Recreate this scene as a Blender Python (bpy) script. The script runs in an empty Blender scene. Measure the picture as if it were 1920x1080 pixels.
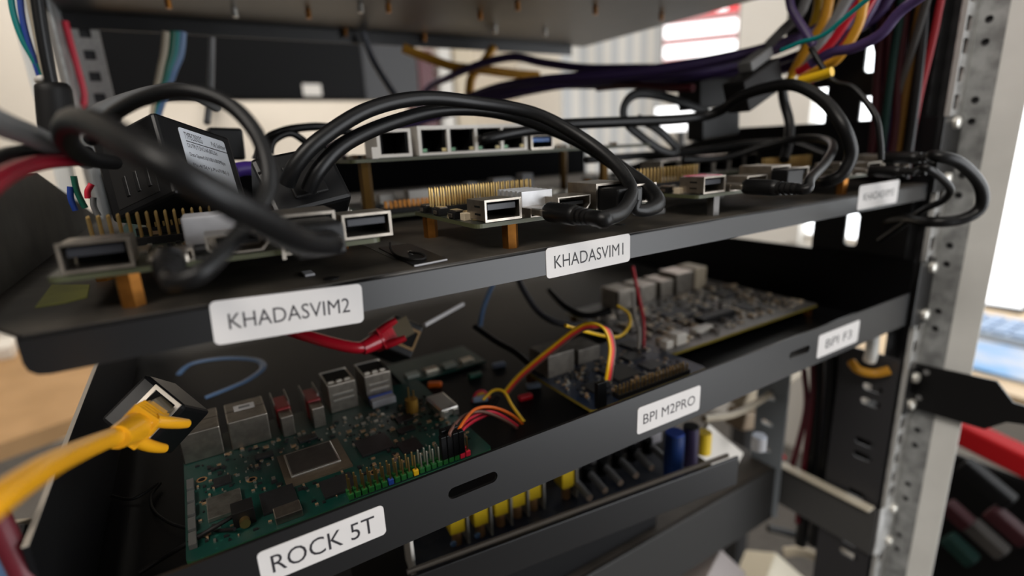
import bpy, bmesh, math, random
from mathutils import Vector, Matrix
random.seed(7)
scn = bpy.context.scene
COL = scn.collection
S = 0.001            # modelled in millimetres
ZO = 1.1             # height of the upper shelf deck above the floor (m)

# ------------------------------------------------------------------ camera
CR = ((0.8497, -0.5254, -0.0453), (-0.1755, -0.2009, -0.9638), (0.4972, 0.8268, -0.2629))
CF = 990.94
CC = Vector((37.78, -154.21, 36.62))
_R = [Vector(r) for r in CR]
_R[0].normalize(); _R[1] = (_R[1] - _R[0] * _R[1].dot(_R[0])).normalized(); _R[2] = _R[0].cross(_R[1])
cam_d = bpy.data.cameras.new('camera'); cam = bpy.data.objects.new('camera', cam_d); COL.objects.link(cam)
cam_d.sensor_width = 36; cam_d.lens = CF / 1920 * 36
cam_d.clip_start = 0.004; cam_d.clip_end = 50
cam_d.dof.use_dof = True; cam_d.dof.focus_distance = 0.195; cam_d.dof.aperture_fstop = 5.0
cam_d.dof.aperture_blades = 0
M = Matrix.Identity(4)
for i in range(3):
    M[i][0] = _R[0][i]; M[i][1] = -_R[1][i]; M[i][2] = -_R[2][i]
M.translation = Vector((CC.x * S, CC.y * S, CC.z * S + ZO))
cam.matrix_world = M
scn.camera = cam

# ------------------------------------------------------------------ world, lights, exposure
scn.view_settings.view_transform = 'Standard'; scn.view_settings.look = 'None'
scn.view_settings.exposure = 0.0; scn.view_settings.gamma = 1.0
scn.view_settings.use_curve_mapping = False
w = bpy.data.worlds.new('world'); scn.world = w; w.use_nodes = True
bg = w.node_tree.nodes['Background']; bg.inputs[0].default_value = (1.0, 0.93, 0.84, 1); bg.inputs[1].default_value = 0.10

def area(name, loc, target, sx, sy, power, col):
    d = bpy.data.lights.new(name, 'AREA'); d.shape = 'RECTANGLE'; d.size = sx; d.size_y = sy
    d.energy = power; d.color = col
    o = bpy.data.objects.new(name, d); COL.objects.link(o)
    o.location = (loc[0] * S, loc[1] * S, loc[2] * S + ZO)
    t = Vector((target[0] * S, target[1] * S, target[2] * S + ZO))
    o.rotation_euler = (t - o.location).to_track_quat('-Z', 'Y').to_euler()
    return o
area('added_front_key', (-950, -650, 1380), (300, -100, 0), 1.2, 0.7, 27, (1.0, 0.93, 0.85))  # added unseen key light, placed to brighten faces turned left
area('added_wall_fill', (300, 1600, 1480), (300, 1600, 0), 1.2, 0.6, 30, (1.0, 0.93, 0.85))  # added unseen light that keeps the back wall bright
area('added_side_light', (1700, -1500, -100), (250, -20, -50), 2.6, 1.9, 84, (0.95, 0.97, 1.0))  # added unseen area light, widened for the sheen on the shelf lips

# ------------------------------------------------------------------ materials
def mat(name, col, rough=0.5, metal=0.0, spec=0.5, var=0.0, vscale=400, bump=0.0, emit=None, estr=1.0, col2=None, coat=0, detail=3):
    m = bpy.data.materials.new(name); m.use_nodes = True
    nt = m.node_tree; b = nt.nodes['Principled BSDF']
    b.inputs['Base Color'].default_value = (*col, 1); b.inputs['Roughness'].default_value = rough
    b.inputs['Metallic'].default_value = metal; b.inputs['Specular IOR Level'].default_value = spec
    if coat: b.inputs['Coat Weight'].default_value = coat
    if emit: 
        b.inputs['Emission Color'].default_value = (*emit, 1); b.inputs['Emission Strength'].default_value = estr
    if var > 0 or bump > 0 or col2:
        tc = nt.nodes.new('ShaderNodeTexCoord'); n = nt.nodes.new('ShaderNodeTexNoise')
        n.inputs['Scale'].default_value = vscale; n.inputs['Detail'].default_value = detail
        nt.links.new(tc.outputs['Object'], n.inputs['Vector'])
        if var > 0 or col2:
            r = nt.nodes.new('ShaderNodeValToRGB')
            c2 = col2 or tuple(max(0, c * (1 - var)) for c in col)
            c1 = col if col2 else tuple(min(1, c * (1 + var)) for c in col)
            r.color_ramp.elements[0].position = 0.35; r.color_ramp.elements[1].position = 0.65
            r.color_ramp.elements[0].color = (*c2, 1); r.color_ramp.elements[1].color = (*c1, 1)
            nt.links.new(n.outputs['Fac'], r.inputs['Fac']); nt.links.new(r.outputs['Color'], b.inputs['Base Color'])
        if bump > 0:
            bp = nt.nodes.new('ShaderNodeBump'); bp.inputs['Strength'].default_value = bump; bp.inputs['Distance'].default_value = 0.0003
            nt.links.new(n.outputs['Fac'], bp.inputs['Height']); nt.links.new(bp.outputs['Normal'], b.inputs['Normal'])
    return m

def pcb_mat(name, col, trace, dust=0.0, scale=260):
    m = bpy.data.materials.new(name); m.use_nodes = True
    nt = m.node_tree; b = nt.nodes['Principled BSDF']; L = nt.links.new
    tc = nt.nodes.new('ShaderNodeTexCoord')
    v = nt.nodes.new('ShaderNodeTexVoronoi'); v.distance = 'MANHATTAN'; v.feature = 'F1'; v.inputs['Scale'].default_value = scale
    L(tc.outputs['Object'], v.inputs['Vector'])
    n = nt.nodes.new('ShaderNodeTexNoise'); n.inputs['Scale'].default_value = 90; n.inputs['Detail'].default_value = 4
    L(tc.outputs['Object'], n.inputs['Vector'])
    r = nt.nodes.new('ShaderNodeValToRGB'); r.color_ramp.interpolation = 'CONSTANT'
    r.color_ramp.elements[0].color = (*trace, 1); r.color_ramp.elements[1].position = 0.22
    r.color_ramp.elements[1].color = (*col, 1)
    L(v.outputs['Distance'], r.inputs['Fac'])
    mx = nt.nodes.new('ShaderNodeMix'); mx.data_type = 'RGBA'
    rr = nt.nodes.new('ShaderNodeValToRGB'); rr.color_ramp.elements[0].position = 0.42; rr.color_ramp.elements[1].position = 0.62
    L(n.outputs['Fac'], rr.inputs['Fac']); L(rr.outputs['Color'], mx.inputs[0])
    L(r.outputs['Color'], mx.inputs[6]); mx.inputs[7].default_value = (*[c * (1 - dust) + .10 * dust for c in col], 1)
    L(mx.outputs[2], b.inputs['Base Color']); b.inputs['Roughness'].default_value = 0.38
    return m

BLACK = mat('black_powder_coat', (0.0042, 0.0042, 0.0048), 0.36, spec=0.52, bump=0.008, vscale=2500)
TRAYB = mat('shaded_black_coat', (0.0022, 0.0023, 0.0030), 0.5, spec=0.22, bump=.06, vscale=2500)  # darker copy of the black coat, shade of the rack interior in its colour
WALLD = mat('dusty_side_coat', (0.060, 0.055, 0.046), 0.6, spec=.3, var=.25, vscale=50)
DUSTY = mat('dusty_black_deck', (0.066, 0.057, 0.046), 0.6, spec=0.25, col2=(0.030, 0.026, 0.022), vscale=60, detail=6)
UNDER = mat('shelf_underside', (0.020, 0.019, 0.018), 0.38, spec=0.5, var=.2, vscale=40)
GALV = mat('galvanised_steel', (0.52, 0.52, 0.51), 0.45, metal=0.4, var=0.25, vscale=120)
GALVD = mat('dull_zinc_steel', (0.36, 0.37, 0.37), 0.5, metal=0.35, var=0.3, vscale=90)
LGREY = mat('light_grey_paint', (0.84, 0.84, 0.81), 0.5, var=0.04, vscale=30)
STEEL = mat('tinned_steel', (0.40, 0.36, 0.31), 0.38, metal=1.0, var=0.12, vscale=300)
STEELB = mat('bright_steel', (0.75, 0.73, 0.68), 0.3, metal=0.9)
BOLTM = mat('bolt_zinc', (0.80, 0.78, 0.72), 0.35, metal=0.6)
BRASS = mat('brass_standoff', (0.42, 0.17, 0.035), 0.32, metal=0.9, var=.2, vscale=200)
GOLD = mat('gold_pin', (0.62, 0.42, 0.16), 0.3, metal=0.95)
SILV = mat('silver_pin', (0.75, 0.70, 0.58), 0.3, metal=0.95)
PLB = mat('black_plastic', (0.004, 0.004, 0.0045), 0.38, spec=0.36, bump=.04, vscale=1500)
PLM = mat('matt_black_plastic', (0.0055, 0.005, 0.005), 0.55, spec=0.3)
CORD = mat('black_rubber_cord', (0.0036, 0.0036, 0.004), 0.40, spec=0.33, bump=.05, vscale=900)
DARK = mat('dark_void_plastic', (0.003, 0.003, 0.003), 0.7, spec=0.2)
TONG = mat('usb_tongue', (0.03, 0.032, 0.04), 0.4)
BLUE3 = mat('usb_blue_tongue', (0.02, 0.13, 0.45), 0.4)
WHITEP = mat('white_plastic', (0.70, 0.66, 0.60), 0.45)
BEIGEP = mat('beige_plastic', (0.55, 0.46, 0.33), 0.5)
PAPER = mat('white_sticker', (0.64, 0.615, 0.60), 0.45, spec=.3, var=.02, vscale=80)
INK = mat('black_ink', (0.012, 0.010, 0.014), 0.6)
ALU = mat('aluminium_heatsink', (0.50, 0.50, 0.51), 0.42, metal=0.55, var=.06, vscale=300)
GREYPAD = mat('grey_thermal_block', (0.40, 0.40, 0.42), 0.5, var=.05, vscale=200)
CHIP = mat('chip_epoxy', (0.014, 0.014, 0.015), 0.45, var=.2, vscale=600)
TAN = mat('ceramic_capacitor', (0.30, 0.19, 0.10), 0.5)
SOLD = mat('solder', (0.6, 0.57, 0.5), 0.35, metal=.9)
PCBG = pcb_mat('green_circuit_board', (0.003, 0.045, 0.034), (0.010, 0.085, 0.062), dust=.15)
PCBB = pcb_mat('blue_circuit_board', (0.006, 0.014, 0.035), (0.016, 0.035, 0.065), dust=.3)
PCBK = pcb_mat('black_circuit_board', (0.016, 0.020, 0.012), (0.035, 0.040, 0.025), dust=.3)
PCBD = pcb_mat('dusty_blue_circuit_board', (0.15, 0.14, 0.135), (0.25, 0.22, 0.185), dust=.6)
PCBE = mat('fibreglass_edge', (0.20, 0.15, 0.02), 0.5)
PCBEG = mat('green_fibreglass_edge', (0.06, 0.065, 0.03), 0.5)
YEL = mat('yellow_pvc', (0.72, 0.33, 0.008), 0.32, spec=.5, coat=.15)
RED = mat('red_pvc', (0.42, 0.006, 0.018), 0.3, spec=.5, coat=.2)
MAROON = mat('maroon_pvc', (0.09, 0.005, 0.012), 0.4)
GREYC = mat('grey_pvc', (0.17, 0.17, 0.17), 0.45)
PURP = mat('purple_pvc', (0.050, 0.026, 0.10), 0.45)
TEAL = mat('teal_pvc', (0.0, 0.20, 0.19), 0.4)
BLUEW = mat('blue_pvc', (0.02, 0.06, 0.32), 0.4)
GREENW = mat('green_pvc', (0.01, 0.11, 0.07), 0.4)
CREAMW = mat('cream_pvc', (0.42, 0.36, 0.27), 0.5)
OCHRE = mat('ochre_pvc', (0.50, 0.23, 0.01), 0.4)
WRED = mat('wire_red', (0.65, 0.02, 0.05), 0.4); WORG = mat('wire_orange', (0.75, 0.14, 0.01), 0.4)
WYEL = mat('wire_yellow', (0.75, 0.45, 0.01), 0.4); WBRN = mat('wire_brown', (0.16, 0.07, 0.05), 0.45)
WGRY = mat('wire_grey', (0.30, 0.27, 0.24), 0.5); WBLU = mat('wire_steel_blue', (0.10, 0.18, 0.33), 0.35)
STICKY = mat('yellow_green_paper', (0.20, 0.20, 0.03), 0.7, var=.1, vscale=100)
WALL = mat('cream_wall_paint', (0.80, 0.74, 0.65), 0.8, var=.02, vscale=3)
WALLW = mat('white_wall_paint', (0.78, 0.76, 0.72), 0.8)
FLOOR = mat('grey_carpet', (0.13, 0.12, 0.11), 0.95, var=.15, vscale=60)
WOOD = mat('oak_desk', (0.40, 0.23, 0.095), 0.5, col2=(0.33, 0.185, 0.07), vscale=14)
WOODL = mat('light_oak_desk', (0.62, 0.46, 0.28), 0.5, var=.06, vscale=10)
SCRW = mat('white_screen', (0.1, 0.1, 0.1), 0.4, emit=(1, 1, 1), estr=2.6)
SCRR = mat('red_screen_bar', (0.1, 0.02, 0.02), 0.4, emit=(1, 0.06, 0.07), estr=1.2)
SCRG = mat('grey_screen', (0.1, 0.1, 0.1), 0.4, emit=(0.75, 0.30, 0.30), estr=0.7)
DAY = mat('daylight_pane', (0.5, 0.5, 0.5), 0.2, emit=(0.93, 0.97, 1.0), estr=3.0)
MONB = mat('monitor_black', (0.003, 0.003, 0.0034), 0.55, spec=.12)
MONG = mat('dark_grey_plastic', (0.028, 0.028, 0.03), 0.55)
BLUEP = mat('blue_printed_paper', (0.16, 0.38, 0.72), 0.6, col2=(0.55, 0.56, 0.60), vscale=14)
RELY = mat('yellow_relay_tape', (0.68, 0.46, 0.015), 0.45)
COPP = mat('copper_coil', (0.55, 0.30, 0.13), 0.4, metal=.6)
CLEARG = mat('smoked_spacer', (0.28, 0.27, 0.24), 0.3)

# ------------------------------------------------------------------ mesh helpers
ORG = {}
def rayv(u, v):
    return _R[0] * ((u - 960) / CF) + _R[1] * ((v - 540) / CF) + _R[2]
def P(u, v, Y):            # point of the plane Y (mm) that the photograph shows at pixel u, v
    r = rayv(u, v); return CC + r * ((Y - CC.y) / r.y)
def PX(u, v, X):
    r = rayv(u, v); return CC + r * ((X - CC.x) / r.x)
def PZ(u, v, Z):
    r = rayv(u, v); return CC + r * ((Z - CC.z) / r.z)
def PD(u, v, d):
    return CC + rayv(u, v) * d

def PC(u, v, Y, xmax=437):     # as P, but never beyond the inner face of the side panel
    p = P(u, v, Y)
    return p if p.x <= xmax else PX(u, v, xmax)
class MB:
    def __init__(s): s.v = []; s.f = []; s.mi = []; s.cur = 0; s.M = None; s.sm = []; s.smooth = False
    def add(s, vs, fs):
        b = len(s.v)
        for p in vs:
            p = Vector(p); s.v.append(s.M @ p if s.M else p)
        for f in fs: s.f.append([i + b for i in f]); s.mi.append(s.cur); s.sm.append(s.smooth)
        return s
    def box(s, x0, y0, z0, x1, y1, z1, c=0.0):
        if x0 > x1: x0, x1 = x1, x0
        if y0 > y1: y0, y1 = y1, y0
        if z0 > z1: z0, z1 = z1, z0
        if c <= 0:
            v = [(x, y, z) for z in (z0, z1) for y in (y0, y1) for x in (x0, x1)]
            return s.add(v, [(0, 2, 3, 1), (4, 5, 7, 6), (0, 1, 5, 4), (2, 6, 7, 3), (0, 4, 6, 2), (1, 3, 7, 5)])
        c = min(c, (x1 - x0) * .45, (y1 - y0) * .45, (z1 - z0) * .45)
        bm = bmesh.new(); bmesh.ops.create_cube(bm, size=1)
        for q in bm.verts: q.co = Vector(((x0 + x1) / 2 + q.co.x * (x1 - x0), (y0 + y1) / 2 + q.co.y * (y1 - y0), (z0 + z1) / 2 + q.co.z * (z1 - z0)))
        bmesh.ops.bevel(bm, geom=bm.edges[:], offset=c, segments=2, profile=.5, affect='EDGES')
        bm.verts.index_update()
        s.add([q.co.copy() for q in bm.verts], [[q.index for q in f.verts] for f in bm.faces]); bm.free(); return s
    def cyl(s, p0, p1, r, n=16, r1=None, caps=True):
        p0 = Vector(p0); p1 = Vector(p1); r1 = r if r1 is None else r1
        d = (p1 - p0).normalized(); a = d.orthogonal().normalized(); b = d.cross(a)
        vs = []
        for k in range(n):
            t = 2 * math.pi * k / n; e = a * math.cos(t) + b * math.sin(t); vs += [p0 + e * r, p1 + e * r1]
        fs = [(2 * k, 2 * ((k + 1) % n), 2 * ((k + 1) % n) + 1, 2 * k + 1) for k in range(n)]
        s.add(vs, fs)
        if caps: 
            s.add(vs[0::2], [list(range(n - 1, -1, -1))]); s.add(vs[1::2], [list(range(n))])
        return s
    def tube(s, pts, r, n=12, sub=6, radii=None, flat=None):
        pts = [Vector(p) for p in pts]
        q = []; rr = []
        m = len(pts); radii = radii or [r] * m
        for i in range(m - 1):
            a = pts[max(0, i - 1)]; b = pts[i]; c = pts[i + 1]; d = pts[min(m - 1, i + 2)]
            for k in range(sub):
                t = k / sub
                q.append(0.5 * ((2 * b) + (c - a) * t + (2 * a - 5 * b + 4 * c - d) * t * t + (3 * b - a - 3 * c + d) * t ** 3))
                rr.append(radii[i] * (1 - t) + radii[i + 1] * t)
        q.append(pts[-1]); rr.append(radii[-1])
        vs = []; fs = []; nrm = None
        for i, p in enumerate(q):
            tan = (q[min(i + 1, len(q) - 1)] - q[max(i - 1, 0)]).normalized()
            nrm = tan.orthogonal() if nrm is None else nrm - tan * nrm.dot(tan)
            if nrm.length < 1e-6: nrm = tan.orthogonal()
            nrm.normalize()
            if flat: 
                up = Vector(flat); up = up - tan * up.dot(tan)
                a = up.normalized() if up.length > 1e-4 else nrm
            else: a = nrm
            b = tan.cross(a)
            for k in range(n):
                t = 2 * math.pi * k / n
                e = a * math.cos(t) * (0.42 if flat else 1) + b * math.sin(t); vs.append(p + e * rr[i])
            if i:
                o = (i - 1) * n
                fs += [(o + k, o + (k + 1) % n, o + n + (k + 1) % n, o + n + k) for k in range(n)]
        sv = s.smooth; s.smooth = True; s.add(vs, fs); s.smooth = sv
        s.add(vs[:n], [list(range(n - 1, -1, -1))]); s.add(vs[-n:], [list(range(n))])
        return s
    def prism(s, poly, f0, f1):     # poly: 2D points; f0/f1 map a 2D point to each end's 3D point
        n = len(poly); vs = [f0(p) for p in poly] + [f1(p) for p in poly]
        return s.add(vs, [list(range(n - 1, -1, -1)), [n + i for i in range(n)]] + [(i, (i + 1) % n, n + (i + 1) % n, n + i) for i in range(n)])
    def cell(s, a0, b0, a1, b1, hole, g0, g1):   # rectangle a0,b0..a1,b1 with one star-shaped hole, thickness from g0 to g1
        cx = sum(p[0] for p in hole) / len(hole); cy = sum(p[1] for p in hole) / len(hole)
        angs = sorted([(math.atan2(p[1] - cy, p[0] - cx), p) for p in hole])
        def onrect(t):
            dx, dy = math.cos(t), math.sin(t); k = 1e9
            if dx > 1e-9: k = min(k, (a1 - cx) / dx)
            if dx < -1e-9: k = min(k, (a0 - cx) / dx)
            if dy > 1e-9: k = min(k, (b1 - cy) / dy)
            if dy < -1e-9: k = min(k, (b0 - cy) / dy)
            return (cx + dx * k, cy + dy * k)
        n = len(angs); inner = [p for _, p in angs]; outer = [onrect(t) for t, _ in angs]
        corners = [(math.atan2(y - cy, x - cx), (x, y)) for x in (a0, a1) for y in (b0, b1)]
        fs = []; pts = inner + outer; ci = {}
        for t, c in corners: ci[c] = len(pts); pts.append(c)
        for i in range(n):
            j = (i + 1) % n; t0 = angs[i][0]; t1 = angs[j][0]
            if j == 0: t1 += 2 * math.pi
            mids = sorted([(t if t > t0 else t + 2 * math.pi, c) for t, c in corners if t0 < t < t1 or t0 < t + 2 * math.pi < t1])
            fs.append([i, n + i] + [ci[c] for _, c in mids] + [n + j, j])
        m = len(pts)
        vs = [g0(p) for p in pts] + [g1(p) for p in pts]
        F = [f[::-1] for f in fs] + [[k + m for k in f] for f in fs]
        F += [(i, (i + 1) % n, m + (i + 1) % n, m + i) for i in range(n)]
        ob = [(a0, b0), (a1, b0), (a1, b1), (a0, b1)]
        F += [(ci[ob[i]], ci[ob[(i + 1) % 4]], m + ci[ob[(i + 1) % 4]], m + ci[ob[i]]) for i in range(4)]
        return s.add(vs, F)
    def hollow(s, x0, y0, z0, x1, y1, z1, t):     # box open towards -Y
        s.box(x0, y0, z0, x1, y1, z0 + t); s.box(x0, y0, z1 - t, x1, y1, z1)
        s.box(x0, y0, z0 + t, x0 + t, y1, z1 - t); s.box(x1 - t, y0, z0 + t, x1, y1, z1 - t)
        s.box(x0 + t, y1 - t, z0 + t, x1 - t, y1, z1 - t); return s
    def mesh(s, name, m, org=Vector()):
        me = bpy.data.meshes.new(name)
        me.from_pydata([(p - org) * S for p in s.v], [], s.f)
        for x in (m if isinstance(m, (list, tuple)) else [m]): me.materials.append(x)
        me.polygons.foreach_set('material_index', s.mi); me.polygons.foreach_set('use_smooth', s.sm)
        bm = bmesh.new(); bm.from_mesh(me); bmesh.ops.recalc_face_normals(bm, faces=bm.faces); bm.to_mesh(me); bm.free()
        me.update(); return me
    def build(s, name, m, parent=None, kind=None, label=None):
        if parent is None:
            xs = [p.x for p in s.v]; ys = [p.y for p in s.v]; zs = [p.z for p in s.v]
            org = Vector(((min(xs) + max(xs)) / 2, (min(ys) + max(ys)) / 2, min(zs)))
        else: org = ORG[parent.name]
        o = bpy.data.objects.new(name, s.mesh(name, m, org)); COL.objects.link(o)
        ORG[o.name] = org
        if parent is None: o.location = (org.x * S, org.y * S, org.z * S + ZO)
        else: o.parent = parent
        if kind: o['kind'] = kind
        if label: o['label'] = label
        return o

def tag(o, label, cat, group=None):
    o['label'] = label; o['category'] = cat
    if group: o['group'] = group
    return o
def thing(name, label, cat, loc=(0, 0, 0), group=None, local=False):
    o = bpy.data.objects.new(name, None); COL.objects.link(o); o.empty_display_size = .01
    loc = Vector(loc); o.location = (loc.x * S, loc.y * S, loc.z * S + ZO)
    ORG[o.name] = Vector() if local else loc
    return tag(o, label, cat, group)
def place(o, loc): o.location = (loc[0] * S, loc[1] * S, loc[2] * S + ZO)
def dup(root, parent=None):
    c = root.copy(); COL.objects.link(c); ORG[c.name] = ORG[root.name]
    if parent is not None: c.parent = parent
    for ch in list(root.children): dup(ch, c)
    return c
def share(o, parent, dx=(0, 0, 0)):      # another copy of a part, sharing its mesh
    c = o.copy(); COL.objects.link(c); c.parent = parent; ORG[c.name] = ORG[o.name]
    c.location = Vector(o.location) + Vector(dx) * S
    return c
def one(name, mb, m, label, cat, group=None):
    return tag(mb.build(name, m), label, cat, group)

def stadium(cx, cy, L, H, n=8):
    r = H / 2; a = L / 2 - r; pts = []
    for k in range(n + 1):
        t = -math.pi / 2 + math.pi * k / n; pts.append((cx + a + r * math.cos(t), cy + r * math.sin(t)))
    for k in range(n + 1):
        t = math.pi / 2 + math.pi * k / n; pts.append((cx - a + r * math.cos(t), cy + r * math.sin(t)))
    return pts
def circle(cx, cy, r, n=16): return [(cx + r * math.cos(2 * math.pi * k / n), cy + r * math.sin(2 * math.pi * k / n)) for k in range(n)]
def rrect(w, h, r, n=5):
    pts = []
    for cx, cy, a in ((w / 2 - r, h / 2 - r, 0), (-w / 2 + r, h / 2 - r, 90), (-w / 2 + r, -h / 2 + r, 180), (w / 2 - r, -h / 2 + r, 270)):
        for k in range(n + 1):
            t = math.radians(a + 90 * k / n); pts.append((cx + r * math.cos(t), cy + r * math.sin(t)))
    return pts

def text_mesh(txt, width, height, depth=0.06, spacing=1.0, offs=0.0):
    cu = bpy.data.curves.new('lettering', 'FONT'); cu.body = txt; cu.align_x = 'CENTER'; cu.align_y = 'CENTER'
    cu.space_character = spacing; cu.offset = offs; cu.resolution_u = 3
    o = bpy.data.objects.new('lettering_tmp', cu); COL.objects.link(o)
    dg = bpy.context.evaluated_depsgraph_get(); dg.update()
    me = bpy.data.meshes.new_from_object(o.evaluated_get(dg)); bpy.data.objects.remove(o)
    xs = [v.co.x for v in me.vertices]; ys = [v.co.y for v in me.vertices]
    sx = width / (max(xs) - min(xs)); sy = height / (max(ys) - min(ys))
    cx = (max(xs) + min(xs)) / 2; cy = (max(ys) + min(ys)) / 2
    pts = [((v.co.x - cx) * sx, (v.co.y - cy) * sy) for v in me.vertices]
    fs = [list(p.vertices) for p in me.polygons]; bpy.data.meshes.remove(me)
    return pts, fs
def put_text(parent, txt, width, height, f, m, label=None, **k):   # f maps 2D text coordinates to 3D
    pts, fs = text_mesh(txt, width, height, **k)
    b = MB(); b.add([f(p) for p in pts], fs); return b.build('lettering', m, parent, label=label)

def sticker(parent, txt, cx, cz, w, h, rot, tw, th, y=-0.2, offs=0.0):
    ca, sa = math.cos(math.radians(rot)), math.sin(math.radians(rot))
    def g(yy): return lambda p: Vector((cx + p[0] * ca - p[1] * sa, yy, cz + p[0] * sa + p[1] * ca))
    b = MB(); b.prism(rrect(w, h, 1.5), g(y), g(0.0)); st = b.build('name_sticker', PAPER, parent, label='white rounded name sticker')
    put_text(st, txt, tw, th, g(y - 0.03), INK, offs=offs)
    return st

# ------------------------------------------------------------------ the room
def struct(name, b, m): 
    o = b.build(name, m); o['kind'] = 'structure'; return o
struct('floor', MB().box(-2500, -1500, -1120, 1960, 2720, -1100), FLOOR)
struct('wall_back', MB().box(-2500, 2600, -1100, 1960, 2720, 1500), WALL)
struct('ceiling', MB().box(-2500, -1500, 1500, 1960, 2720, 1560), WALLW)
# right wall with two window openings
WX = 1800
b = MB()
wins = [(-900, 470, -285, 900), (590, 900, -340, 900)]
b.box(WX, -1500, -1100, WX + 120, -900, 1500); b.box(WX, 470, -1100, WX + 120, 590, 1500); b.box(WX, 860, -1100, WX + 120, 2600, 1500)
for y0, y1, z0, z1 in wins: b.box(WX, y0, -1100, WX + 120, y1, z0); b.box(WX, y0, z1, WX + 120, y1, 1500)
struct('wall_right', b, WALLW)
for i, (y0, y1, z0, z1) in enumerate(wins):
    wo = MB()
    for q in ((y0, y0 + 35, z0, z1), (y1 - 35, y1, z0, z1), (y0 + 35, y1 - 35, z0, z0 + 35), (y0 + 35, y1 - 35, z1 - 35, z1)): wo.box(WX + 30, q[0], q[2], WX + 70, q[1], q[3])
    fr = struct('window_%d' % (i + 1), wo, WHITEP)
    MB().box(WX + 45, y0 + 35, z0 + 35, WX + 52, y1 - 35, z1 - 35).build('pane', DAY, fr)

# ------------------------------------------------------------------ uprights of the rack
def upright_right():
    t = thing('rack_upright', 'perforated galvanised rack upright beside the pale grey cabinet post', 'rack post', (465, 0, -430))
    b = MB(); z = 266.0
    # square mounting holes: EIA pitch (scaled), centre heights
    zs = []; base = 65.9
    k = -8
    while k < 5:
        for d in (0, 16.4, 29.2): zs.append(base + k * 45.6 + d)
        k += 1
    zs.sort(); lo = -430.0
    b.box(455, -1.4, lo, 459.0, 0.4, 270); b.box(468.5, -1.4, lo, 476, 0.4, 270)
    prev = lo
    for c in zs:
        if c - 4.4 <= lo: continue
        b.box(459.0, -1.4, prev, 468.5, 0.4, c - 4.4); prev = c + 4.4
    b.box(459.0, -1.4, prev, 468.5, 0.4, 270)
    b.build('front_flange', GALV, t)
    b = MB(); b.box(454.4, -3.0, lo, 456.4, -0.6, 270); b.build('inner_lip', mat('bright_zinc', (.45, .45, .44), .45), t)
    b = MB(); g = lambda x: (lambda p: Vector((x, p[0], p[1])))
    zz = lo; 
    hs = []
    for k in range(-9, 6): hs += [37.0 + k * 47.0, 50.0 + k * 47.0]
    cuts = sorted(h for h in hs if lo + 8 < h < 262)
    for i, h in enumerate(cuts):
        z0 = lo if i == 0 else (cuts[i - 1] + h) / 2
        z1 = 270 if i == len(cuts) - 1 else (cuts[i + 1] + h) / 2
        b.cell(-16, z0, 0.4, z1, circle(-7, h, 2.3, 12), g(476), g(477.4))
    b.build('side_flange', GALVD, t)
    b = MB(); b.box(478.6, -15.6, lo, 479.4, 14, 270); b.box(456, 13, lo, 479.4, 14, 270); b.build('added_hole_backing', MONG, t, label='added dark plate that keeps the holes dark')  # added plate blocks window light so the flange holes stay dark
    # inner web with horizontal slot pairs, the rack's shade painted into its dark zinc
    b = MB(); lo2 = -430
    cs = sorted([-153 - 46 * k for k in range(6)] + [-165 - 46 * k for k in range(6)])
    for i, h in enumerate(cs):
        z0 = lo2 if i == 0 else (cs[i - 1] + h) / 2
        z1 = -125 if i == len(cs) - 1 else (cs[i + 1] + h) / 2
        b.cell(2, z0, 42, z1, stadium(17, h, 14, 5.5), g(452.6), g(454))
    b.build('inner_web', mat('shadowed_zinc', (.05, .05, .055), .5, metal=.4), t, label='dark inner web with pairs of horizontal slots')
    return t
upright_right()
b = MB(); b.box(476.6, -31.5, -430, 477.4, -15.8, 280, .25); b.box(477.4, -19, -430, 500, -16, 280)
one('cabinet_post', b, LGREY, 'pale grey painted cabinet post at the right edge of the rack', 'post')
# black vertical side panel with tall gaps, behind the right upright
t = thing('cable_side_panel', 'black vertical side panel with tall gaps behind the hanging cables', 'panel', (450, 70, -50))
g = lambda x: (lambda p: Vector((x, p[0], p[1])))
b = MB()
zc = [(-63, -12, 44, -35, 9, 24, 72), (-12, 35, 45, 10, 3, 3, 72), (35, 66, 43, 47, 11, 20, 72), (66, 104, 44, 84, 10, 23, 90), (104, 170, 47, 117, 9, 17, 108)]
for z0, z1, cy, cz, wy, hz, ye in zc:
    b.cell(27, z0, ye, z1, [(cy + (q[0]), cz + (q[1])) for q in rrect(wy, hz, min(wy, hz) * .3, 3)], g(449.6), g(451.5))
b.cell(8, 66, 27, 104, [(18.5 + q[0], 82 + q[1]) for q in rrect(3.2, 22, 1.5, 3)], g(449.6), g(451.5))
b.box(449.6, 8, -63, 451.5, 27, 66); b.box(449.6, 8, 104, 451.5, 27, 170)
b.build('panel', BLACK, t)
# left rear upright
t = thing('rear_upright', 'blurred perforated steel upright at the back left of the rack', 'rack post', (-20, 360, -300))
b = MB(); zs = [300 - 14.5 * k for k in range(26)]
b.box(-12, 350, -300, -5, 352, 320); b.box(2, 350, -300, 7, 352, 320)
prev = -300
for c in sorted(zs): 
    b.box(-5, 350, prev, 2, 352, c - 3.2); prev = c + 3.2
b.box(-5, 350, prev, 2, 352, 320); b.build('front_flange', mat('pale_zinc', (.36, .35, .33), .5, var=.1), t)
b = MB(); b.box(-12, 354, -300, 7, 355, 320); b.build('added_hole_backing', MONG, t)  # added plate so the holes read dark against the bright wall
b = MB(); p0 = P(84, 40, 335); p1 = P(146, 200, 335); b.box(p0.x, 335, -300, p1.x, 336.5, 320); b.build('web', mat('mid_grey_paint', (.30, .29, .28), .5), t)
b = MB(); b.box(-13, 300, -300, -11.5, 350, 320); b.build('side_flange', GALVD, t)
b = MB(); b.box(-36, 330, -300, -26, 346, 320, 2); b.build('outer_profile', LGREY, t)

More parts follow.
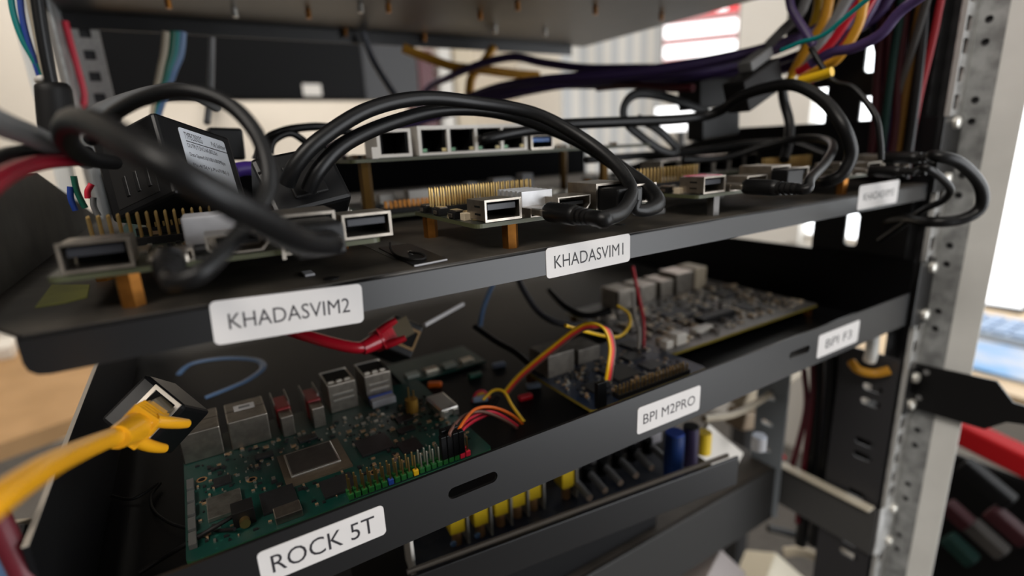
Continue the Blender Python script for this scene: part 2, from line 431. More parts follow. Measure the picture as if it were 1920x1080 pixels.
# ------------------------------------------------------------------ shelves
def bolt(parent, x, z, y=-3.2, r=4.0):
    b = MB(); b.smooth = True
    b.cyl((x, y, z), (x, y - 2.4, z), r, 20, r * .92); b.cyl((x, y - 2.4, z), (x, y - 3.1, z), r * .92, 20, r * .5)
    return b.build('bolt', BOLTM, parent)
def wall_profile(x0, x1, z0, z1, L, inv=1):
    b = MB(); poly = [(0.6, z0), (0.6, z1), (L * .5, z1), (L, z0 + 3 * inv), (L, z0)]
    b.prism(poly, lambda p: Vector((x0, p[0], p[1])), lambda p: Vector((x1, p[0], p[1]))); return b

us = thing('rack_shelf', 'black dusty rack shelf carrying the small boards with brass legs', 'shelf', (217, 170, -10), 'black steel rack shelves')
b = MB(); b.prism([(1.2, 0.6), (446, 0.6), (448, 12), (448, 345), (-14, 345), (-14, 48), (-6, 14)], lambda p: Vector((p[0], p[1], -1.3)), lambda p: Vector((p[0], p[1], 0))); b.build('deck', DUSTY, us)
b = MB()
lp = [(0.0, -6.5), (0.5, -8.5), (2, -9.8), (4.2, -10.2), (446, -10.2), (446, -1.2), (0, -1.2)]
b.prism(lp, lambda p: Vector((p[0], 0.0, p[1])), lambda p: Vector((p[0], 1.3, p[1])))
arc = []
for k in range(7): 
    a = math.pi / 2 * k / 6; arc.append((1.4 - 1.4 * math.cos(a), -1.4 + 1.4 * math.sin(a)))
arc += [(1.4, -1.4)]
b.smooth = True
b.prism(arc, lambda p: Vector((0.0, p[0], p[1])), lambda p: Vector((446, p[0], p[1]))); b.smooth = False
b.build('front_lip', BLACK, us)
MB().box(-14, 343.6, -8, 446, 345, 29).build('back_lip', mat('flat_black_coat', (.0025, .0025, .0028), .9, spec=.05), us)
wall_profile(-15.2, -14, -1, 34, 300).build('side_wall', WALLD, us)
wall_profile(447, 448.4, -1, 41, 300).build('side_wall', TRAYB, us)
b = MB(); b.box(448, -3.2, -6, 474, -1.8, 41, .3); ear = b.build('mounting_ear', BLACK, us); bolt(ear, 463, 37); 
bolt(ear, 463, 2)
sticker(us, 'KHADASVIM2', 58, -6.4, 39.8, 12.0, -3.0, 32, 4.4)
sticker(us, 'KHADASVIM1', 166, -5.8, 41.2, 11.4, 0.6, 34, 4.9)
sticker(us, 'KHADASVIM3', 384, -1.7, 46, 13.8, 0.3, 35, 4.4)
# stains of old glue on the deck
b = MB(); b.prism([(p[0] + 102, p[1] + 40) for p in rrect(13, 44, 3)], lambda p: Vector((p[0] , p[1], 0.0)), lambda p: Vector((p[0], p[1], .12)))
b.build('tape_strip', mat('dusty_tape', (0.05, 0.046, 0.04), .7, var=.3, vscale=150), us, label='strip of dusty dark tape stuck to the deck')

ls = thing('rack_shelf', 'black rack tray below, with upturned slotted lip holding the larger boards', 'shelf', (217, 170, -96), 'black steel rack shelves')
MB().box(-9, 1, -96.4, 447, 345, -95.2).build('deck', TRAYB, ls)
b = MB(); gy = lambda y: (lambda p: Vector((p[0], y, p[1])))
b.box(-9, 0, -96.4, 90, 1.3, -73.4); b.box(130, 0, -96.4, 298, 1.3, -73.4); b.box(338, 0, -96.4, 446, 1.3, -73.4)
b.cell(90, -96.4, 130, -73.4, stadium(110, -84.2, 20.5, 4.6), gy(0), gy(1.3)); b.cell(298, -96.4, 338, -73.4, stadium(318, -84.2, 20, 4.4), gy(0), gy(1.3))
b.build('front_lip', BLACK, ls)
LW = wall_profile(-10.4, -9, -96, -52, 300); lw_ = LW.build('side_wall', TRAYB, ls)
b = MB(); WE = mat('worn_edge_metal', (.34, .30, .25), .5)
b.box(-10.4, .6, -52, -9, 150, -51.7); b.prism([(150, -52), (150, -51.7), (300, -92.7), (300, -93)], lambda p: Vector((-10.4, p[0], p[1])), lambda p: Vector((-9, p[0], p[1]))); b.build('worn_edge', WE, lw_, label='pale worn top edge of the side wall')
b = MB(); b.prism([(0.6, -96), (0.6, -51), (345, -55), (345, -96)], lambda p: Vector((446.2, p[0], p[1])), lambda p: Vector((447.6, p[0], p[1]))); b.build('side_wall', TRAYB, ls)
MB().box(-9, 343.6, -96, 446, 345, -84).build('back_lip', TRAYB, ls)
b = MB(); b.box(447.8, -3.2, -98, 470, -1.8, -52, .3); ear = b.build('mounting_ear', BLACK, ls); bolt(ear, 464, -57.5); bolt(ear, 464.5, -91.5)
sticker(ls, 'ROCK 5T', 56.8, -83.2, 38.8, 11.4, -0.2, 32, 6.2)
sticker(ls, 'BPI M2PRO', 213.4, -86.2, 41.6, 13.2, -1.0, 34.5, 5.0)
sticker(ls, 'BPI F3', 359, -85.8, 45.4, 14.4, 0, 29, 5.6)

ts = thing('rack_shelf', 'topmost black rack shelf seen from below with screw tips poking through', 'shelf', (217, 170, 137), 'black steel rack shelves')
MB().box(-14, 30, 137, 446, 345, 138.4).build('deck', UNDER, ts)
MB().box(-14, 343.6, 127.5, 428, 345, 137).build('back_lip', BLACK, ts)
MB().box(-15.4, 30, 131, -14, 345, 138.4).build('side_lip', BLACK, ts)
for i, (u, v) in enumerate(((440, 22), (578, 25), (676, 14), (728, 14), (900, 28), (928, 54), (970, 10), (1022, 60), (1116, 18), (1240, 30), (632, 72), (785, 75), (315, 5))):
    q = PZ(u, v, 135); q.y = min(q.y, 338)
    MB().cyl((q.x, q.y, 137), (q.x, q.y, 131.5), 1.9, 8).build('screw_tip', BRASS if i not in (0, 2, 5, 7) else STEELB, ts)

# ------------------------------------------------------------------ electronics helpers
def pin_row(parent, x0, y0, z0, n, rows=2, dirx=(2.54, 0), h=8.0, pitchy=2.54, m=GOLD, base=True, basem=PLM, pr=.34):
    L = n * 2.54
    b = MB()
    dx, dy = dirx
    if base:
        if dx: b.box(x0 - 1.27, y0 - 1.27, z0, x0 - 1.27 + L, y0 - 1.27 + 2.54 * rows, z0 + 2.5, .15)
        else: b.box(x0 - 1.27, y0 - 1.27, z0, x0 - 1.27 + 2.54 * rows, y0 - 1.27 + L, z0 + 2.5, .15)
    hd = b.build('pin_header', basem, parent)
    src = None
    for r in range(rows):
        for k in range(n):
            o = (k * dx + (0 if dx else r * 2.54), k * dy + (r * 2.54 if dx else 0), 0)
            if src is None:
                b = MB(); b.box(x0 - pr, y0 - pr, z0 + .5, x0 + pr, y0 + pr, z0 + 2.5 + h - .6)
                b.prism([(-pr, -pr), (pr, -pr), (pr, pr), (-pr, pr)], lambda p: Vector((x0 + p[0], y0 + p[1], z0 + 1.9 + h)), lambda p: Vector((x0 + p[0] * .4, y0 + p[1] * .4, z0 + 2.5 + h)))
                src = b.build('pin', m, hd)
            else: share(src, hd, o)
    return hd
def usb_a(parent, x, y, z, w=14.2, h=6.9, d=14, tongue=TONG):
    b = MB(); b.hollow(x, y, z, x + w, y + d, z + h, .45)
    for q in ((x - .35, y - .15, z - .35, x + w + .35, y + .5, z), (x - .35, y - .15, z + h, x + w + .35, y + .5, z + h + .35), (x - .35, y - .15, z, x, y + .5, z + h), (x + w, y - .15, z, x + w + .35, y + .5, z + h)): b.box(*q)
    b.box(x + 2, y + 4, z - .9, x + 2.5, y + 6, z); b.box(x + w - 2.5, y + 4, z - .9, x + w - 2, y + 6, z)
    o = b.build('usb_port', STEEL, parent)
    MB().box(x + 1.3, y + 1.2, z + h * .50, x + w - 1.3, y + d - .6, z + h * .82, .2).build('tongue', tongue, o)
    MB().box(x + .5, y + d - 1.2, z + .5, x + w - .5, y + d - .5, z + h - .5).build('back_wall', DARK, o)
    # spring windows in the left flank
    b = MB(); b.box(x - .12, y + 4, z + 1.6, x, y + 8, z + 2.3); b.box(x - .12, y + 4, z + 4.3, x, y + 8, z + 5.0); b.build('spring_slot', DARK, o)
    return o
def rj45(parent, x, y, z, w=16, h=13.2, d=18, m=STEEL, frame=1.1, name='ethernet_port'):
    b = MB(); b.hollow(x, y, z, x + w, y + d, z + h, frame)
    o = b.build(name, m, parent)
    b = MB(); b.box(x + frame, y + .8, z + frame, x + frame + 1.2, y + d - 1, z + h - frame); b.box(x + w - frame - 1.2, y + .8, z + frame, x + w - frame, y + d - 1, z + h - frame)
    b.box(x + frame, y + d - 2, z + frame, x + w - frame, y + d - 1.1, z + h - frame); b.build('socket', DARK, o)
    return o
def chip(parent, x0, y0, x1, y1, z, h=1.0, m=CHIP, name='chip', label=None):
    b = MB(); b.box(x0, y0, z, x1, y1, z + h, .12); return b.build(name, m, parent, label=label)
def scatter(parent, x0, y0, x1, y1, z, n, seed, avoid=(), mats=(TAN, CHIP, SOLD), big=1.0):
    rn = random.Random(seed); b = MB()
    for k in range(n):
        x = rn.uniform(x0, x1); y = rn.uniform(y0, y1)
        if any(a[0] - .6 < x < a[2] + .6 and a[1] - .6 < y < a[3] + .6 for a in avoid): continue
        b.cur = rn.choice((0, 0, 1, 1, 2)) if len(mats) == 3 else rn.randrange(len(mats))
        l, w_, h = rn.choice(((1.0, .5, .5), (1.6, .8, .7), (.6, .35, .35), (2.2, 1.4, .9), (1.2, 1.2, .6)))
        l *= big; w_ *= big; h *= big
        if rn.random() < .5: l, w_ = w_, l
        b.box(x, y, z, x + l, y + w_, z + h)
        if b.cur == 0:
            b.cur = 2
            if l > w_: b.box(x - .15 * big, y, z, x + .1 * big, y + w_, z + h * 1.02); b.box(x + l - .1 * big, y, z, x + l + .15 * big, y + w_, z + h * 1.02)
            else: b.box(x, y - .15 * big, z, x + l, y + .1 * big, z + h * 1.02); b.box(x, y + w_ - .1 * big, z, x + l, y + w_ + .15 * big, z + h * 1.02)
    return b.build('small_components', list(mats), parent, kind='stuff')
def standoff(parent, x, y, z0, z1, r=3.0, m=BRASS):
    b = MB(); b.cyl((x, y, z0), (x, y, z1), r, 6); return b.build('standoff', m, parent)
def pcb(parent, x0, y0, z, x1, y1, t=1.5, m=PCBK, edge=PCBEG, r=2.5):
    b = MB(); cx, cy = (x0 + x1) / 2, (y0 + y1) / 2
    pl = [(cx + p[0], cy + p[1]) for p in rrect(x1 - x0, y1 - y0, r, 4)]
    b.cur = 1; b.prism(pl, lambda p: Vector((p[0], p[1], z)), lambda p: Vector((p[0], p[1], z + t - .05)))
    b.cur = 0; b.add([(p[0], p[1], z + t) for p in pl], [list(range(len(pl)))])
    return b.build('circuit_board', [m, edge], parent)

# ------------------------------------------------------------------ the four small boards on the upper shelf
X0S = [5.0, 121.0, 233.0, 345.0]
def small_board():
    t = thing('single_board_computer', '', 'circuit board', (0, 0, 0), 'small boards on brass legs', local=True)
    pcb(t, 0, 6, 9, 82, 64)
    for x, y in ((15.5, 9.5), (3.2, 54), (78, 54)): standoff(t, x, y, 0, 9)
    usb_a(t, 3.8, 5.6, 11.2); usb_a(t, 71, 5.6, 11.2)
    b = MB(); b.hollow(22.5, 6, 10.5, 31.5, 14, 13.7, .4); b.build('usb_c_port', STEEL, t)
    # hdmi: shell with tapered lower corners
    pr_ = [(34.6, 16.6), (50.2, 16.6), (50.2, 13.0), (48.4, 11.0), (36.4, 11.0), (34.6, 13.0)]
    b = MB(); ins = [(42.4 + (p[0] - 42.4) * .92, 13.8 + (p[1] - 13.8) * .84) for p in pr_]
    n = 6; vs = [(p[0], 5.6, p[1]) for p in pr_] + [(p[0], 5.6, p[1]) for p in ins] + [(p[0], 17, p[1]) for p in pr_] + [(p[0], 15, p[1]) for p in ins]
    fs = []
    for i in range(n):
        j = (i + 1) % n; fs += [(i, j, n + j, n + i), (i, 2 * n + i, 2 * n + j, j), (n + i, n + j, 3 * n + j, 3 * n + i)]
    fs += [list(range(2 * n, 3 * n)), list(range(3 * n, 4 * n))]
    b.add(vs, fs); h = b.build('hdmi_port', STEEL, t)
    MB().box(37.2, 7, 13.2, 47.6, 15, 14.4).build('tongue', DARK, h)
    rj45(t, 53, 5.6, 8.6, h=11.6, frame=.9)
    pin_row(t, 3.2, 49.5, 10.5, 20)
    for i, y in enumerate((24, 38, 52)):
        b = MB(); b.box(.4, y, 10.5, 4.2, y + 5, 13.2, .3); o = b.build('push_button', PLM, t)
        b = MB(); b.box(1.2, y - .2, 13.2, 4.4, y + 5.2, 13.9, .15); b.box(-.2, y + 1.2, 11.2, .4, y + 3.8, 12.6, .1); b.build('button_plate', STEEL, o)
    b = MB(); b.box(1.4, 17.5, 10.5, 4.6, 21, 13.2, .2); b.build('capacitor', BEIGEP, t)
    chip(t, 24, 15, 38, 29, 10.5, 1.3); chip(t, 43, 26, 53, 38, 10.5, .9); chip(t, 58, 28, 69, 40, 10.5, .9); chip(t, 10, 28, 19, 40, 10.5, .9, STEEL, 'shield_can')
    scatter(t, 3, 8, 78, 60, 10.5, 150, 3, avoid=((3, 5, 19, 21), (24, 15, 38, 29), (34, 5, 70, 25), (1, 47, 54, 54), (0, 20, 5, 60)))
    return t
proto = small_board()
LBL = ['circuit board with grey block heatsink above the leftmost sticker of the upper shelf',
       'circuit board with silver finned heatsink above the middle sticker of the upper shelf',
       'circuit board with a pink dusty port third of the four small boards',
       'farthest small circuit board, at the right end above the rightmost sticker of the upper shelf']
sbc = []
for i, x in enumerate(X0S):
    o = proto if i == 0 else dup(proto); place(o, (x, 0, 0)); o['label'] = LBL[i]; sbc.append(o)
place(sbc[0], (5.6, 4.3, 0)); sbc[0].rotation_euler = (0, 0, -0.05)
# heatsinks differ
b = MB(); b.box(24, 14, 11.8, 38, 32, 13.3)
for k in range(6): b.box(24, 14 + k * 3.28, 13.3, 38, 15.6 + k * 3.28, 19.2, .1)
DSTEEL = mat('dull_dark_standoff', (.09, .085, .08), .4, metal=.6)
for ch in sbc[2].children:
    if ch.name.startswith('standoff'):
        me = ch.data.copy(); me.materials[0] = DSTEEL; ch.data = me
hs = b.build('heatsink', ALU, sbc[1], label='silver finned aluminium heatsink')
b = MB(); b.box(29, 24, 11.8, 45, 38, 20.2, .5); b.build('heatsink', GREYPAD, sbc[0], label='smooth grey block heatsink')
b = MB(); b.box(4.4, 6.5, 18.3, 17.4, 18, 18.7); b.build('pink_tape', mat('pink_tape', (0.55, 0.06, 0.12), .5, col2=(.5, .4, .42), vscale=150), sbc[2])

# ------------------------------------------------------------------ cords with plugs
def barrel_plug(parent, x, z, y0=5.0, L=28, r=3.6, tipm=STEEL, tw=8.4, th=2.6):
    """plug that sticks out of a front-edge port towards -Y"""
    b = MB(); b.box(x - tw / 2, y0 - 5, z - th / 2, x + tw / 2, y0 + 6, z + th / 2, .6); b.build('metal_tip', tipm, parent)
    b = MB(); b.smooth = True
    prof = [(0, r * .75), (1, r), (L * .5, r), (L * .58, r * .8)]
    b.tube([(x, y0 - 4 - p[0], z) for p in prof], r, 16, 2, radii=[p[1] for p in prof]); b.build('plug_body', PLB, parent)
    b = MB()
    for k in range(4):
        yy = y0 - 4 - L * .58 - k * 2.4
        b.smooth = True; b.cyl((x, yy, z), (x, yy - 1.5, z), r * (.86 - .06 * k), 16)
    b.cyl((x, y0 - 4 - L * .5, z), (x, y0 - 4 - L, z), r * .6, 14)
    b.build('strain_relief', PLM, parent)
def cord(parent, pts, r, m=CORD, name='cord', **k):
    b = MB(); b.tube(pts, r, **k); return b.build(name, m, parent)
def cable(name, label, pts, r, m, cat='cable', group=None, **k):
    b = MB(); b.tube(pts, r, **k); return one(name, b, m, label, cat, group)

# cord of the VIM1 board: from the splitter box, over the top and back into the usb-c port
t = thing('power_cable', 'thick black cord arching from the splitter box to the plug of the silver heatsink board', 'cable', (148, -10, 13))
barrel_plug(t, 148, 12.6)
cord(t, [P(538, 345, 40), P(556, 308, 37), P(600, 262, 36), P(690, 206, 38), (P(790, 184, 42)), P(890, 192, 45), P(1000, 212, 40), P(1085, 255, 28), P(1150, 305, 12), P(1183, 355, -2), P(1168, 395, -16), P(1130, 411, -24), (148, -29, 12.6), (148, -24, 12.6)], 2.7)
t = thing('network_cable', 'lower of two arching black cords, ending in a big plug on the silver heatsink board', 'cable', (182, 0, 13))
b = MB(); b.box(175.4, -5, 9.6, 188.4, 12, 18.6, .8); b.build('plug_body', PLB, t)
cord(t, [P(578, 357, 40), P(600, 316, 38), P(650, 268, 40), P(740, 228, 46), P(840, 205, 52), P(940, 212, 52), P(1040, 245, 44), P(1110, 280, 34), P(1170, 320, 20), P(1215, 355, 6), P(1232, 380, -4), P(1215, 393, -8), P(1190, 392, -8), (182, -8, 14)], 3.0, radii=[2.7] * 8 + [3.2, 3.6, 3.4, 2.6, 2.2, 2.2])
# splitter box behind the cords
def obox(mb, o, a, b_, c, bev=1.0):
    """box from corner o with three edge vectors"""
    o, a, b_, c = Vector(o), Vector(a), Vector(b_), Vector(c)
    la, lb, lc = a.length, b_.length, c.length
    Mx = Matrix.Identity(4)
    an = a.normalized(); bn = (b_ - an * b_.dot(an)).normalized(); cn = an.cross(bn)
    if cn.dot(c) < 0: cn = -cn
    for i in range(3): Mx[i][0] = an[i]; Mx[i][1] = bn[i]; Mx[i][2] = cn[i]
    Mx.translation = o; old = mb.M; mb.M = Mx; mb.box(0, 0, 0, la, lb, lc, bev); mb.M = old
    return Mx, la, lb, lc
TL, TR, BR_ = PD(467, 297, 182), PD(612, 268, 196), PD(640, 372, 190)
t = thing('power_splitter', 'black power splitter box with recessed end panel where two thick cords leave', 'adapter', (70, 55, 18))
b = MB(); BL = TL + (BR_ - TR)
Mx, la, lb, lc = obox(b, TL, TR - TL, BR_ - TR, Vector((.25, 1, .05)) * 46, 1.6); b.build('housing', PLB, t)
def on(Mx): return lambda x, y, z: Mx @ Vector((x, y, z))
q = MB(); q.M = Mx; q.box(la * .30, lb * .26, -1.0, la * .74, lb * .82, .5, .8); q.build('end_panel', PLM, t, label='raised rectangular panel around the cord outlet')
q = MB(); q.M = Mx; q.box(la * .80, lb * .25, -.15, la * .98, lb * .28, .2); q.box(la * .02, lb * .25, -.15, la * .26, lb * .28, .2); q.build('seam', DARK, t)
# splitter with the printed sticker
t = thing('power_splitter', 'black power splitter box with a printed white sticker on its side', 'adapter', (35, 70, 22))
O_ = PD(286, 208, 180); TR = PD(430, 258, 213); DN = PD(325, 362, 177); LF = PD(165, 264, 186)
b = MB(); Mx, la, lb, lc = obox(b, O_, TR - O_, DN - O_, LF - O_, 1.2)
b.build('housing', PLB, t)
q = MB(); q.M = Mx; q.prism([(p[0] + la * .57, p[1] + lb * .47) for p in rrect(la * .62, lb * .74, 1)], lambda p: Vector((p[0], p[1], -.12)), lambda p: Vector((p[0], p[1], .05)))
stk = q.build('printed_sticker', mat('cool_white_sticker', (.60, .63, .68), .4), t)
def tx(txt, cx, cy, wd, ht): put_text(stk, txt, wd, ht, lambda p: Mx @ Vector((la * cx + p[0], lb * cy - p[1], -.17)), INK)
tx('TYPEC0502G', .43, .19, la * .23, lb * .09); tx('PoE Splitter', .77, .205, la * .20, lb * .08)
tx('OUTPUT:5V/2.4A,802.3at', .52, .32, la * .40, lb * .065); tx('Data Speed:10/100/1000Mbps', .56, .44, la * .48, lb * .065)
tx('Pin4/5(+),Pin7/8(-)', .57, .57, la * .48, lb * .06)
q = MB(); q.M = Mx; q.box(la * .32, lb * .257, -.16, la * .88, lb * .268, -.12); q.build('printed_rule', INK, stk)
q = MB(); q.M = Mx; q.box(-.15, lb * .10, lc * .2, .2, lb * .9, lc * .85, .3); q.build('end_panel', PLM, t)
for k_ in range(3):
    q = MB(); q.M = Mx; q.box(-.5, lb * .55, lc * (.28 + .17 * k_), .2, lb * .8, lc * (.34 + .17 * k_), .3); q.build('rib', PLB, t)
b = MB(); o0 = P(388, 238, 165)
obox(b, o0, P(455, 240, 165) - o0, P(390, 300, 165) - o0, Vector((.1, 1, 0)) * 40, 1.5)
one('power_splitter', b, PLB, 'small black splitter box standing behind the one with the sticker', 'adapter')

# near, strongly blurred cords at the left
t = thing('network_cable', 'thick blurred black cord crossing in front of the leftmost small board', 'cable', (66, 0, 13))
cord(t, [P(215, 305, 62), P(165, 296, 40), P(124, 262, 16), P(135, 228, -2), P(190, 238, -22), P(290, 296, -42), P(400, 362, -44), P(500, 418, -36), P(570, 455, -24), (68, -14, 14), (68, -8, 14)], 3.0, radii=[2.2, 2.4, 2.6, 2.8, 2.9, 3, 3, 3.1, 3.1, 3.2, 3.2])
b = MB(); b.box(60, -10, 9.8, 73, 12, 18.8, 1); b.build('plug_body', PLB, t)
b = MB(); b.box(58.4, 4.4, 8.0, 59.4, 6, 20); b.build('latch', STEEL, t)
t = thing('power_cable', 'black cord looping over the stickered splitter down to the plug of the leftmost small board', 'cable', (32, -5, 13))
barrel_plug(t, 32, 12.6, L=20)
cord(t, [P(170, 262, 42), P(208, 218, 26), P(270, 184, 12), P(345, 170, 2), P(420, 190, -4), P(472, 238, -10), P(500, 300, -14), P(502, 360, -18), P(470, 412, -24), P(425, 465, -30), P(375, 512, -34), (33, -31, 13), (32, -22, 12.6)], 1.9)
cable('power_lead', 'black cord across the stickered splitter, painted grey for the light on its top', [P(150, 236, 30), P(200, 205, 60), P(250, 185, 80), P(300, 172, 90), P(350, 170, 120), P(405, 200, 150)], 2.6, GREYC)  # light on top of the cord is put into its grey colour
cable('network_cable', 'grey cable entering at the left edge above the shelf', [P(-60, 205, -20), P(0, 232, 0), P(60, 255, 22), P(110, 278, 40), P(165, 300, 52)], 2.8, GREYC)
cable('network_cable', 'thin teal cable lying along the grey cable at the left edge', [P(-60, 185, -10), P(0, 214, 10), P(50, 238, 30), P(110, 262, 52), P(150, 280, 60)], 1.0, TEAL)
cable('network_cable', 'glossy dark red cable entering at the left edge under the splitter', [P(-60, 385, -25), P(0, 335, -8), P(50, 312, 12), P(100, 302, 30), P(170, 298, 55)], 1.9, mat('deep_red_pvc', (.20, .006, .016), .35))
cable('power_lead', 'black lead curving in at the left edge between grey and red cables', [P(-40, 330, 0), P(0, 298, 15), P(30, 288, 30), P(80, 284, 45), P(165, 286, 62)], 2.0, CORD)
# wires hanging at the left
for i, (nm, lab, m, pts, r) in enumerate((
    ('hanging_wire', 'teal wire hanging at the upper left corner', TEAL, [(18, -30), (24, 20), (40, 70), (62, 110), (80, 148)], 1.3),
    ('hanging_wire', 'blue wire hanging at the upper left corner', BLUEW, [(36, -30), (40, 20), (48, 60), (62, 105), (76, 148)], 1.3),
    ('hanging_wire', 'beige wire hanging just right of the blue one at the upper left', CREAMW, [(50, -30), (58, 20), (66, 60), (74, 105), (82, 148)], 1.1),
    ('hanging_wire', 'red wire running down the back left upright', WRED, [(122, 40), (132, 80), (146, 130), (158, 180), (152, 215)], 2.0))):
    cable(nm, lab, [P(u, v, 200 if i < 3 else 330) for u, v in pts], r, m, 'wire', 'wires at the back left corner')
t = thing('strap_plug', 'black cable end with rounded sleeve hanging in front of the left rear upright', 'cable', P(105, 250, 190))
cord(t, [P(66, -30, 190), P(76, 40, 190), P(86, 100, 190), P(98, 160, 190)], 2.6)
b = MB(); b.tube([P(98, 156, 190), P(100, 166, 190), P(105, 210, 190), P(110, 268, 190)], 6, 14, 4, radii=[5, 7.2, 7.6, 7.6]); b.build('sleeve', PLM, t)
one('cable_tie', MB().tube([P(70, 150, 196), P(78, 147, 192), P(88, 150, 196), P(80, 157, 199), P(70, 150, 196)], 1.6, 8, 4), WHITEP, 'white cable tie around the wires at the upper left', 'cable tie')
# twisted pairs and cords in the middle back
for i, (m, du, lab) in enumerate(((TEAL, 12, 'teal'), (GREENW, 4, 'dark green'), (WBLU, 20, 'pale blue'), (CREAMW, -10, 'cream'))):
    cable('pair_wire', lab + ' wire of the slanting bundle below the top shelf', [P(322 + du, 60, 300), P(318 + du, 100, 300), P(310 + du * .8, 130, 300), P(302 + du * .6, 165, 300), P(294 + du * .3, 200, 290), P(286, 250, 280)], 2.6, m, 'wire', 'wires of the slanting bundle')
cable('hanging_wire', 'thin grey cord hanging straight down before the dark monitor', [P(397, 70, 320), P(396, 120, 320), P(394, 175, 310), P(388, 230, 290)], 2.3, GREYC, 'wire')
cable('hanging_wire', 'dark slanting cord at the right end of the dark monitor', [P(680, 60, 330), P(696, 105, 330), P(715, 140, 320), P(748, 190, 300)], 3.0, mat('slate_cord', (.06, .065, .08), .4), 'wire')
# small black cords behind the splitters
cable('thin_lead', 'thin black lead arching behind the splitter boxes', [P(480, 300, 150), P(500, 262, 150), P(525, 248, 150), P(560, 240, 155), P(610, 238, 160), P(660, 250, 160)], 2.2, CORD)
cable('thin_lead', 'thin black lead looping under the arch behind the splitters', [P(505, 285, 140), P(515, 262, 142), P(545, 250, 145), P(575, 268, 145), P(600, 290, 140)], 1.8, CORD)
cable('network_cable', 'short violet cable end between the two splitter boxes', [P(440, 320, 110), P(460, 316, 112), P(490, 318, 115), P(520, 330, 120)], 3.2, mat('violet_pvc', (.06, .025, .22), .45))

# ------------------------------------------------------------------ sticky note, antenna patch
b = MB(); pts = [PZ(66, 576, .2), PZ(97, 534, .2), PZ(168, 534, .2), PZ(163, 557, .2), PZ(120, 568, .2)]
b.prism([(p.x, p.y) for p in pts], lambda p: Vector((p[0], p[1], .02)), lambda p: Vector((p[0], p[1], .3)))
one('sticky_note', b, STICKY, 'yellow green paper note lying under the left end of the leftmost small board', 'note')
t = thing('antenna_patch', 'flat black square antenna with thin wire stuck to the shelf before the boards', 'antenna', (104, 28, 0))
b = MB(); pts = [PZ(710, 466, .3), PZ(776, 499, .3), PZ(838, 487, .3), PZ(768, 458, .3)]
b.prism([(p.x, p.y) for p in pts], lambda p: Vector((p[0], p[1], .05)), lambda p: Vector((p[0], p[1], .7))); b.build('patch', PLB, t)
b = MB(); b.tube([PZ(777, 499, .5), PZ(808, 493, .5), PZ(838, 487, .5)], .35, 6, 2); b.build('painted_lit_edge', GREYPAD, t, label='light on the front edge of the patch, painted as a pale strip')  # pale strip paints the light on the patch's front edge
cord(t, [PZ(731, 456, 3), PZ(733, 468, 1.6), PZ(745, 480, 1.2), PZ(775, 487, 1.2), PZ(797, 484, 1.3), PZ(790, 476, 1.3), PZ(768, 473, 1.2)], .45, PLM, 'wire')
b = MB(); q0 = PZ(769, 473, .8); b.box(q0.x - .7, q0.y - 1.2, .7, q0.x + .7, q0.y + 1.2, 1.2); b.build('solder_joint', SOLD, t)
for i, (u, v) in enumerate(((622, 523), (1163, 421))):
    q0 = PZ(u, v, 0); b = MB(); b.cyl((q0.x, q0.y, -.2), (q0.x, q0.y, .35), 2.2, 14); b.build('deck_rivet', PLM, us)
b = MB(); q0 = PZ(578, 515, 0); b.box(q0.x - 1.5, q0.y - 3, 0, q0.x + 1.5, q0.y + 3, .8, .2); b.build('grey_clip', GREYPAD, us)
q0 = PZ(1220, 402, 0); b = MB(); b.box(q0.x - 8, q0.y - 4, 0, q0.x + 6, q0.y + 5, 3, .6); one('rubber_foot', b, GREYC, 'grey rubber foot under the big plug of the silver heatsink board', 'foot pad')

# ------------------------------------------------------------------ second row on the upper shelf
def back_board():
    t = thing('circuit_board', 'green circuit board behind the leftmost small board under the splitter boxes', 'circuit board', (60, 100, 0))
    pcb(t, 14, 76, 9, 104, 140, m=PCBG)
    for x, y in ((18, 80), (100, 80), (18, 136), (100, 136)): standoff(t, x, y, 0, 9)
    pin_row(t, 22, 82, 10.5, 14, h=9)
    b = MB(); b.smooth = True; b.cyl((26, 92, 15), (48, 92, 15.4), 2.2, 14); b.build('ceramic_tube', WHITEP, t, label='white ceramic cylinder')
    for x in (84, 92):
        b = MB(); b.box(x, 78, 10.5, x + 5.5, 82, 15, .3); o = b.build('push_button', WHITEP, t)
        MB().cyl((x + 2.7, 78, 12.8), (x + 2.7, 77.2, 12.8), 1.1, 12).build('button_cap', PLM, o)
    scatter(t, 18, 78, 100, 134, 10.5, 90, 11, mats=(TAN, CHIP, SOLD), big=1.4)
back_board()
t = thing('router_board', 'circuit board raised on tall brass posts with a row of ethernet ports', 'circuit board', (200, 150, 0))
pcb(t, 106, 98, 31.2, 300, 196, 1.6, PCBK)
DBRASS = mat('shaded_brass', (0.13, 0.07, 0.015), .45, metal=.7)  # brass darkened in colour for the shade under the raised board
for x, y in ((113.5, 103), (263, 103), (112, 194), (296, 188)): standoff(t, x, y, 0, 31.2, 3.0, DBRASS)
rj45(t, 119, 97, 33, 17, 13, 20, WHITEP, 1.5)
b = MB(); b.box(139.5, 97, 45.2, 203, 118, 47)
b.box(139.5, 97, 33, 203, 118, 34.2)
for x in (139.5, 155, 170.6, 186.2, 201.2): b.box(x, 97, 34.2, x + 1.8, 117, 45.2)
b.box(139.5, 117, 33, 203, 118, 47); q4 = b.build('ethernet_block', WHITEP, t, label='four ethernet sockets in one pale metal block')
